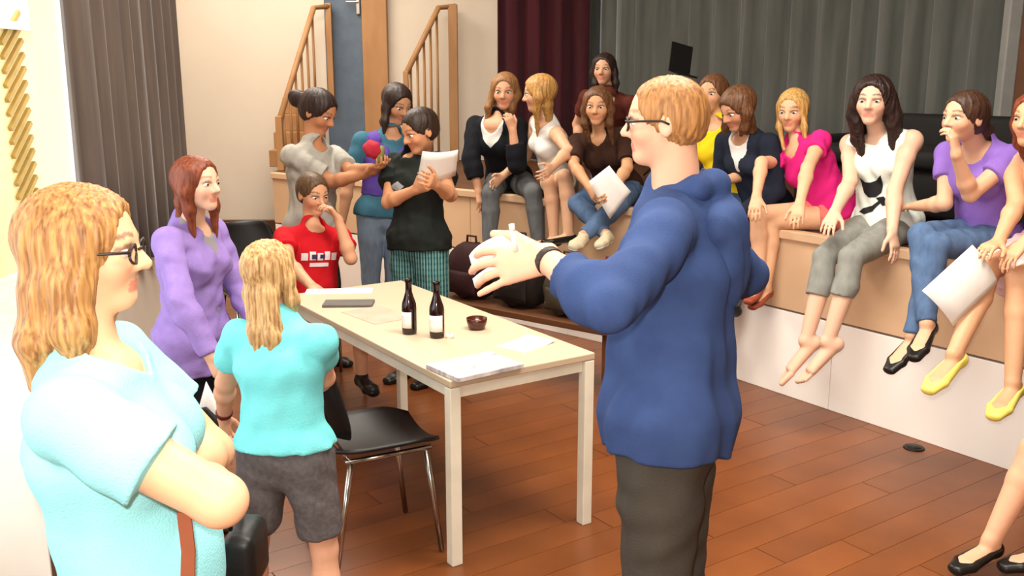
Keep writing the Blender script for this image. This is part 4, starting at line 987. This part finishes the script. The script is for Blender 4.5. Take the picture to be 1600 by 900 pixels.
g3 = Person('girl in dark brown top and jeans on the stage holding a white sheet', 1.62, pz(932, 0.25), 158, (936, 208, -1), (934, 166, -1), 165,
    (((980, 262, -1), (958, 296, -1)), ((896, 258, -1), (922, 294, -1))), (((968, 318, -1), (912, 368, -1)), ((902, 318, -1), (946, 366, -1))), group=sitters, res=0.0072, bust=0.8, skin=(214, 160, 120), hs=1.14, hpitch=-4,
    hands=({'n': W(-0.6, 0.6, -0.2), 'curl': 0.8}, {'n': W(0.6, 0.6, -0.2), 'curl': 0.8}))
g3.top('top', cm('dark_brown_cotton', (62, 38, 28), (44, 26, 20)), 0.8, off=0.014, hem=0.03, vneck=0.03)
g3.bottom('jeans', jeans, 1.98, off=0.013); g3.shoes(mat('beige_canvas', (206, 190, 160), 0.7), 0.008, sole=mat('white_rubber', (230, 228, 224), 0.5))
g3.hair(brownhair, 1.2, line=0.05, nape=None, front=None, locks=long_locks(1.2, 0.28, 0.14, -0.22, 0.16))

g4 = Person('dark-haired girl kneeling on the stage behind the girl in brown', 1.58, aty(952, 212, 7.95), 165, (950, 150, -1), (944, 108, -1), 160,
    ((B(0.3, 0.3, -1), B(-0.4, 1, -0.4)), (B(0.3, 0.3, -1), B(-0.4, 1, -0.4))), ((W(0, -0.1, -1), W(0.1, 1, -0.05)), (W(0, -0.1, -1), W(0.1, 1, -0.05))), res=0.0075, skin=(218, 164, 130), hs=1.14)
g4.top('top', cm('rust_cotton', (96, 46, 36)), 0.6, off=0.014, hem=0.02); g4.bottom('jeans', jeans, 1.9, off=0.013)
g4.hair(darkhair, 1.15, line=0.04, nape=None, front=None, locks=long_locks(0.9, 0.26, 0.08, -0.22, 0.16))

g5 = Person('girl in a yellow tee on the stage partly hidden by the man', 1.58, pz(1110), 128, (1124, 190, -1), (1112, 142, -1), 142,
    ((B(0.3, 0.2, -1), B(-0.3, 1, -0.1)), (B(0.2, 0.3, -1), B(-0.3, 1, -0.1))), ((B(0.05, 1, -0.1), W(0, 0, -1)), (B(0.05, 1, -0.1), W(0, 0, -1))), group=sitters, res=0.0072, bust=0.6, skin=(214, 162, 124), hs=1.12)
g5.top('tee_shirt', cm('yellow_cotton', (232, 200, 30), (218, 184, 22)), 0.55, off=0.013, hem=0.02, sfl=0.006); g5.bottom('jeans', jeans, 1.98, off=0.012); g5.shoes(blk_leather, 0.005)
g5.hair(brownhair, 1.15, line=0.04, nape=-0.26, front=-0.05, locks=[([0.14, 0.13, 0.06], [(0, -0.42, 0.05), (0, -0.55, -0.3), (0, -0.50, -0.75)])])

g6 = Person('girl in a navy jacket on the stage with brown hair falling over her face', 1.58, pz(1156, 0.22), 122, (1164, 212, -1), (1152, 170, -1), 118,
    ((B(0.2, 0.4, -1), B(-0.4, 1, -0.3)), (B(0.2, 0.4, -1), B(-0.4, 1, -0.3))), ((B(0.05, 1, -0.1), W(0, 0, -1)), (B(0.05, 1, -0.1), W(0, 0, -1))), group=sitters, res=0.0072, bust=0.6, skin=(206, 150, 116), hs=1.15, hpitch=-25)
g6.top('jacket', cm('navy_cotton', (36, 42, 58), (26, 30, 42)), 1.9, off=0.02, hem=0.03, vneck=0.16, neckr=0.08, neckf=0.05); g6.top('top', white_cot, 0, off=0.012, hem=0.0, neckr=0.07)
g6.bottom('jeans', greyjeans, 1.98, off=0.012); g6.shoes(blk_leather, 0.005)
g6.hair(brownhair, 1.3, line=-0.02, nape=None, front=None, strand=0.018, locks=long_locks(0.62, 0.30, 0.16, -0.20, 0.2, tip=0.8))

g7 = Person('girl in a bright pink tee leaning forward on the stage edge', 1.52, pz(1262, 0.24), 118, (1226, 196, -1), (1236, 150, -1), 146,
    (((1262, 262, -1), (1250, 318, -1)), ((1190, 254, -1), (1182, 308, -1))), (((1200, 346, -1), (1196, 458, -1)), ((1184, 334, -1), (1186, 448, -1))), group=sitters, res=0.0065, bust=0.7, skin=(232, 180, 142), hs=1.14, hpitch=-8, ll=1.1, slump=0.02,
    toes=((1172, 470, -1), (1166, 462, -1)), hands=({'n': W(0, 0, -1), 'curl': 0.4}, {'n': W(0, 0, -1), 'curl': 0.4}))
g7.top('tee_shirt', cm('hot_pink_cotton', (222, 42, 128), (202, 28, 110)), 0.4, off=0.014, hem=0.03, sfl=0.006, vneck=0.05, wr=0.005)
g7.bottom('shorts', cm('coral_cotton', (226, 120, 110)), 0.35, off=0.012); g7.shoes(mat('rust_leather', (150, 70, 50), 0.5), 0.004, True)
g7.hair(hm('dark_blonde_hair', (206, 164, 96), (146, 102, 52)), 1.15, line=0.05, nape=None, front=None, locks=[([(0.26, 0.16), (0.25, 0.14), (0.15, 0.08)], [(0, -0.2, 0.1), (0, -0.26, -0.3), (0, -0.3, -0.6)]), ([0.08, 0.07, 0.04], [(0.29, 0.08, 0.1), (0.31, 0.16, -0.4), (0.28, 0.24, -0.95)]), ([0.08, 0.07, 0.04], [(-0.29, 0.08, 0.1), (-0.31, 0.16, -0.4), (-0.28, 0.24, -0.95)])])

g8 = Person('girl with long dark hair and a white cat-print tee, barefoot on the stage edge', 1.62, pz(1356, 0.16), 128, (1374, 208, -1), (1364, 158, -1), 148,
    (((1398, 298, -1), (1394, 362, -1)), ((1328, 284, -1), (1304, 332, -1))), (((1330, 402, -1), (1290, 546, -1)), ((1288, 402, -1), (1254, 556, -1))), group=sitters, res=0.0062, bust=0.7, skin=(236, 190, 162), hs=1.13, bare=True, ll=1.17, brow=(50, 30, 24), lip=(206, 120, 110),
    fs=1.18, toes=((1240, 582, -1), (1196, 594, -1)), hands=({'d': W(0.1, -0.3, -0.8), 'n': W(0, -0.2, -1), 'curl': 0.3}, {'n': W(0, 0, -1), 'curl': 0.4}))
wtee = g8.top('tee_shirt', cm('mint_white_cotton', (226, 232, 222), (214, 222, 212)), 0, off=0.016, hem=0.06, wr=0.005, vneck=0.03, neckr=0.08, flare=0.04)
g8.bottom('capri_jeans', stonejeans, 1.45, off=0.011, wr=0.003)
g8.hair(darkhair, 1.7, line=0.06, nape=None, front=None, strand=0.018, locks=long_locks(1.3, 0.34, 0.14, -0.22, 0.2, frontlen=1.3) + [([0.10, 0.13, 0.12, 0.05], [(0.36 * k, -0.05, 0.1), (0.42 * k, -0.05, -0.3), (0.42 * k, 0.02, -0.8), (0.34 * k, 0.08, -1.25)]) for k in (1, -1)])
cpt = g8.sp(0.44) + g8.fwd * 0.1; catm = mat('black_print', (26, 24, 28), 0.7)
decal(wtee, g8.org, cpt, g8.fwd, g8.up, [[(-0.062, 0.065), (-0.035, 0.038), (0.0, 0.036), (0.03, 0.045), (0.068, 0.075), (0.062, 0.02), (0.05, -0.02), (0.02, -0.042), (-0.02, -0.042), (-0.05, -0.02), (-0.06, 0.015)], [(0.02, -0.045), (0.06, -0.04), (0.085, -0.08), (0.05, -0.09)],
    [(-0.09, -0.12), (-0.06, -0.10), (0.0, -0.085), (0.035, -0.06), (0.04, -0.075), (0.0, -0.115), (-0.05, -0.13)]], catm, label='black cat print')

g9 = Person('girl in a lilac tee and jeans on the stage edge, hand at mouth', 1.56, pz(1512, 0.16), 122, (1530, 228, -1), (1506, 184, -1), 112,
    (((1516, 304, -1), (1494, 240, -1)), ((1476, 318, -1), (1430, 322, 1))), (((1462, 384, -1), (1424, 530, -1)), ((1440, 368, -1), (1448, 508, -1))), group=sitters, res=0.0062, bust=0.8, skin=(230, 180, 146), hs=1.14, ll=1.17, brow=(60, 40, 30),
    fs=1.1, toes=((1384, 566, -1), (1425, 545, -1)), hands=({'d': W(-0.2, 0.1, 1), 'n': W(-0.6, 0.6, 0), 'curl': 0.9}, {'n': W(0, 0, -1), 'curl': 0.4}))
g9.top('tee_shirt', cm('lilac_cotton', (142, 108, 190), (122, 90, 170)), 0.5, off=0.013, hem=0.03, sfl=0.006, vneck=0.05, neckr=0.08)
g9.bottom('jeans', jeans, 1.97, off=0.012, wr=0.004); g9.shoes(blk_leather, 0.004, True)
g9.hair(hm('tied_brown_hair', (76, 48, 34), (44, 26, 18)), 1.0, line=0.05, nape=-0.26, front=-0.05, locks=[([0.14, 0.14, 0.06], [(0, -0.42, 0.05), (0, -0.52, -0.3), (0, -0.46, -0.7)])])

g10 = Person('auburn-haired girl in pale pink skirt and yellow flats at the right edge', 1.60, pz(1632, 0.16), 128, (1642, 232, -1), (1618, 186, -1), 120,
    (((1660, 320, -1), (1600, 380, -1)), ((1588, 318, -1), (1560, 378, -1))), (((1590, 436, -1), (1582, 606, -1)), ((1545, 420, -1), (1490, 556, -1))), group=sitters, res=0.0062, bust=0.8, skin=(228, 172, 132), hs=1.12, ll=1.2,
    fs=1.12, toes=((1552, 632, -1), (1448, 592, -1)), hands=({'n': W(0, 0, -1), 'curl': 0.5}, {'d': (1540, 388, -1), 'n': W(0, 0, -1), 'curl': 0.5}))
g10.top('top', cm('peach_cotton', (226, 176, 146)), 0, off=0.014, hem=0.02); g10.skirt('skirt', cm('pale_pink_cotton', (236, 204, 204), (226, 188, 190)), 0.85)
g10.shoes(mat('yellow_leather', (236, 222, 118), 0.45, c2=(226, 208, 98)), 0.005, True)
g10.hair(redhair, 1.2, line=0.04, nape=None, front=None, locks=long_locks(0.9, 0.27, 0.08, -0.22, 0.16))

# ---- person stepping in at the lower right, only a leg in view
an = atz(1542, 858, 0.085); rp_h = 1.66
kn = on_sphere(an, 0.235 * rp_h, 1612, 690, -1); rpel = kn + unit(V(0.97, 0.12, 0.06)) * 0.245 * rp_h; rpel[2] = 0.50
rp = Person('person in black flats seated at the lower right, only a leg in view', rp_h, rpel + V(0, 0.08, 0), 97, W(0.1, 0, 1), W(-0.05, 0, 1), 95,
    ((B(0.2, -0.2, -1), B(0, 0.1, -1)), (B(0.2, -0.2, -1), B(0, 0.1, -1))), ((W(-0.9, -0.35, 0.0), W(0.1, 0, -1)), (('p', *kn), ('p', *an))), res=0.0075, skin=(232, 176, 142), toes=(W(-1, -.1, -0.1), (1488, 874, -1)))
rp.top('top', cm('black_cotton', (28, 28, 32)), 0.5, off=0.012, hem=0.02); rp.bottom('shorts', cm('dark_grey_wool', (60, 58, 60)), 0.6); rp.shoes(blk_leather, 0.005, True)
rp.hair(brownhair, 1.1, nape=None, front=None, locks=long_locks(0.8))

# ------------------------------------------------------------------ papers in hands
def sheet4(name, label, cat, pts, m=pap_m, th=0.0015, bend=0.02, group='sheets held in hands'):
    """a sheet of paper through four corner points, slightly bowed"""
    P = [V(*p) for p in pts]; n = unit(np.cross(P[1] - P[0], P[3] - P[0])); c = sum(P) / 4
    def fn(u, v):
        q = (P[0] * (1 - u) + P[1] * u) * (1 - v) + (P[3] * (1 - u) + P[2] * u) * v
        return tuple(q - c + n * bend * (4 * u * (1 - u) - 0.6))
    o = MB().sheet(fn, 8, 4, th).done(name, m, None, True); o.location = tuple(c); return tag(o, label, cat, group)
def rect_at(c, r, u, w, h): return [c - r * w / 2 - u * h / 2, c + r * w / 2 - u * h / 2, c + r * w / 2 + u * h / 2, c - r * w / 2 + u * h / 2]
def hold(px_list, dist):  # corners from pixels at given ground distances
    return [aty(x, y, Y) for (x, y), Y in zip(px_list, dist)]
k0, d, n, th = man.grip[0]; Ym = k0[1]
sheet4('paper_sheet', 'white sheet in the hand of the man in blue', 'paper', hold([(736, 428), (800, 385), (788, 362), (728, 398)], [Ym + 0.07, Ym + 0.03, Ym + 0.05, Ym + 0.10]))
sheet4('paper_sheet', 'folded lower sheet under the fingers of the man in blue', 'paper', hold([(740, 448), (808, 412), (802, 398), (736, 434)], [Ym + 0.05, Ym + 0.02, Ym + 0.04, Ym + 0.07]), bend=0.01)
a = aty(799, 350, Ym - 0.0); b = aty(806, 392, Ym - 0.0)
pen = thing('pen', 'white pen sticking up from the hand of the man in blue', 'pen', tuple(b))
MB().tube([(0, 0, 0), tuple((a - b) * 0.75)], 0.0062, 10).done('barrel', white_m, pen, True); MB().tube([tuple((a - b) * 0.75), tuple(a - b)], [0.0072, 0.0066], 10).done('pen_cap', lab_m, pen, True)
Yd = db.wri[1][1]
sheet4('paper_sheet', 'white sheet read by the boy in the dark tee', 'paper', hold([(650, 292), (712, 276), (716, 236), (660, 238)], [Yd - 0.03, Yd - 0.05, Yd - 0.16, Yd - 0.14]))
Yg = g3.wri[0][1]
sheet4('paper_sheet', 'white sheet held by the girl in the dark brown top', 'paper', hold([(920, 284), (953, 343), (986, 300), (952, 259)], [Yg - 0.06] * 2 + [Yg - 0.08] * 2))
Yq = g10.wri[1][1]
sheet4('paper_sheet', 'white printed sheet held in front of the pale pink skirt', 'paper', hold([(1443, 454), (1492, 510), (1562, 442), (1522, 382)], [Yq - 0.12, Yq - 0.14, Yq - 0.08, Yq - 0.05]), m=pap_m)
kb, d, n, th = bg.grip[0]
pt = kb + d * 0.03
sheet4('folder', 'black folder in the hand of the blonde girl seen from behind', 'folder', hold([(302, 640), (342, 700), (356, 668), (322, 636)], [pt[1] + 0.03] * 4), m=mat('black_folder', (26, 26, 28), 0.5), th=0.004, bend=0.0, group=None)
sheet4('paper_sheet', 'white sheets in the hand of the blonde girl seen from behind', 'paper', hold([(308, 646), (362, 728), (372, 690), (322, 596)], [pt[1] + 0.05] * 4), bend=0.0)

# ------------------------------------------------------------------ flower held by the woman with the bun
hp = (bw_.wri[0] + bw_.wri[1]) / 2 + V(0.03, -0.05, 0.03)
fl = thing('beanbag', 'small red and green ball held by the woman with the bun', 'ball', tuple(hp))
bm_ = MB(); bmesh.ops.create_icosphere(bm_.bm, subdivisions=3, radius=0.055)
for v in bm_.bm.verts: v.co += Vector((0, 0, 0.10)) + v.co.normalized() * 0.006 * math.sin(v.co.x * 90) * math.sin(v.co.z * 80)
bm_.done('ball', mat('crimson_cloth', (190, 40, 70), 0.8, c2=(150, 30, 40)), fl, True)
MB().tube([(0.03, 0, 0.0), (0.045, 0, 0.07), (0.06, 0.0, 0.12)], [0.02, 0.028, 0.012], 10).done('green_flap', mat('olive_cloth', (120, 128, 66), 0.8), fl, True)

# ------------------------------------------------------------------ strap and bag of the woman in front
Yw = wom.pel[1] - 0.19
Pq = [aty(288, 800, Yw), aty(295, 860, Yw), aty(292, 960, Yw)]
def strap(u, v):
    t = v * 2; k = min(int(t), 1); q = Pq[k] * (1 - (t - k)) + Pq[k + 1] * (t - k) - wom.org; return (q[0] + (u - .5) * 0.024, q[1], q[2])
mb = MB().sheet(strap, 2, 8, 0.004)
mb.done('bag_strap', st_m, wom.root)

# ------------------------------------------------------------------ things on and before the stage
sofa_m = mat('black_upholstery', (20, 17, 16), 0.75, c2=(12, 11, 11), amt=0.3)
def sofa(label, px, back, L, hgt=0.56):
    p = stage_seat(px, back, ZS); r = math.atan2(U2[1], U2[0]); c = thing('sofa', label, 'sofa', tuple(p), r, 'black sofas on the stage')
    # local x along the stage, local -y into the stage
    MB().box((0, -0.12, 0.20), (L, 0.62, 0.30), bev=0.03).done('base', sofa_m, c, True)
    for k in (-1, 1):
        MB().box((k * L / 4, -0.04, 0.38), (L / 2 - 0.03, 0.56, 0.11), bev=0.035).done('seat_cushion', sofa_m, c, True)
        MB().box((k * L / 4, -0.38, hgt - 0.12), (L / 2 - 0.03, 0.15, 0.36), bev=0.04).done('back_cushion', sofa_m, c, True)
        MB().box((k * (L / 2 + 0.05), -0.12, 0.26), (0.12, 0.64, 0.44), bev=0.03).done('armrest', sofa_m, c, True)
        for y in (-0.38, 0.12): MB().box((k * (L / 2 - 0.06), y, 0.03), (0.05, 0.05, 0.06)).done('foot', blk_m, c)
    return c
sofa('low black upholstered sofa standing on the stage behind the girl with long dark hair', 1392, 0.95, 2.3)
# music stand near the curtain
p = aty(1058, 200, 8.3); p[2] = ZS; ms = thing('music_stand', 'black music stand on the stage behind the man', 'music stand', tuple(p), math.radians(15))
zt = aty(1062, 92, 8.3)[2] - ZS
MB().tube([(0, 0, 0.25), (0, 0, zt - 0.05)], 0.012, 10).done('pole', blk_m, ms, True)
for k in range(3):
    an_ = k * 2.094 + 0.4; MB().tube([(0, 0, 0.28), (0.28 * math.cos(an_), 0.28 * math.sin(an_), 0.01)], 0.009, 8).done('leg', blk_m, ms, True)
MB().box((0, -0.02, zt), (0.20, 0.012, 0.26), Matrix.Rotation(math.radians(14), 3, 'Y') @ Matrix.Rotation(math.radians(-18), 3, 'X'), bev=0.003).done('desk', blk_m, ms)
MB().box((0.03, -0.06, zt - 0.13), (0.2, 0.06, 0.012), Matrix.Rotation(math.radians(14), 3, 'Y')).done('ledge', blk_m, ms)
# bags on a low bench before the stage
def bag(label, px, py, Y, w, d_, hh, m, rz, z=None, name='backpack'):
    p = aty(px, py, Y); c = thing(name, label, 'bag', (p[0], p[1], p[2] if z is None else z), rz, 'bags before the stage')
    bb_ = MB(); bmesh.ops.create_cube(bb_.bm, size=1.0); bmesh.ops.subdivide_edges(bb_.bm, edges=bb_.bm.edges[:], cuts=5, use_grid_fill=True)
    for v in bb_.bm.verts:
        x, y, z_ = v.co * 2; k = 1 - 0.16 * (max(abs(x), abs(y)) ** 6) * (1 if abs(z_) < 1 else 1.0); top = 1 - 0.28 * max(0, z_) ** 2
        r = 1.0 - 0.12 * (x * x * y * y + y * y * z_ * z_ + x * x * z_ * z_)
        v.co = (x * w / 2 * top * r, y * d_ / 2 * top * r, (z_ * r + 1) * hh / 2 + 0.008 * math.sin(7 * x + 5 * z_ + 3 * y)); v.co.z = max(0, v.co.z)
    bb_.done('body', m, c, True)
    MB().sheet(lambda u, v: ((u - .5) * w * 0.7, -d_ / 2 * 1.0 - 0.02 * math.sin(math.pi * u) * math.sin(math.pi * v), hh * (0.12 + 0.4 * v)), 8, 6, 0.01).done('front_pocket', m, c, True)
    MB().tube([(-0.04, 0, hh * 0.93), (-0.035, 0, hh + 0.04), (0.035, 0, hh + 0.04), (0.04, 0, hh * 0.93)], 0.008, 8).done('carry_handle', m, c, True)
    return c
bp = atz(826, 470, 0.46); be = thing('bench', 'low dark wooden bench before the stage with bags on it', 'bench', (bp[0], bp[1], 0), math.radians(-38))
MB().box((0, 0, 0.40), (1.5, 0.34, 0.04), bev=0.006).done('seat_board', brown_m, be)
for k in (-1, 1):
    for y in (-0.12, 0.12): MB().box((k * 0.66, y, 0.19), (0.05, 0.05, 0.38), bev=0.004).done('leg', brown_m, be)
rzb = math.radians(-38); ux, uy = math.cos(rzb), math.sin(rzb)
for i, (t, w, hh, c1, nm) in enumerate(((-0.46, 0.34, 0.36, (52, 22, 24), 'dark maroon backpack at the left end of the low bench'), (-0.06, 0.36, 0.42, (34, 24, 20), 'dark brown backpack in the middle of the low bench'), (0.30, 0.26, 0.34, (66, 56, 38), 'olive brown backpack right of the middle of the low bench'), (0.60, 0.26, 0.34, (110, 30, 18), 'rust red backpack at the right end of the low bench'))):
    p = bp + V(ux * t, uy * t, 0); bag(nm, 0, 0, 1, w, 0.24, hh, mat('bag_cloth_%d' % i, c1, 0.8, bump=0.2), rzb, name='backpack').location = (p[0], p[1], 0.421)
# chairs behind the table
q = rb.pel; chair('black moulded chair under the boy in red at the far table end', (q[0] + 0.02, q[1] + 0.06, 0), math.radians(-150), 0.40)
p = atz(385, 470, 0.45); chair('empty black moulded chair behind the blonde girl near the wall', (p[0], p[1] + 0.25, 0), math.radians(-150), 0.45)
chair('black moulded chair under the seated person at the lower right', (rp.pel[0] + 0.05, rp.pel[1], 0), math.radians(97), 0.40)
p = aty(384, 852, 2.02); q = aty(352, 770, 1.9)
hb = thing('handbag', 'black handbag hanging from the crossed arms of the woman in front', 'handbag', tuple(p))
MB().box((0, 0, -0.02), (0.075, 0.15, 0.14), bev=0.025, seg=3).done('body', mat('black_bag_leather', (22, 20, 20), 0.45, bump=0.15), hb, True)
MB().tube([(-0.02, -0.04, 0.06), tuple((q - p) * 0.7 + V(0, -0.03, 0.03)), tuple(q - p), tuple((q - p) * 0.7 + V(0, 0.03, 0.03)), (-0.02, 0.05, 0.06)], 0.006, 8).done('handle', MATS['black_bag_leather'], hb, True)
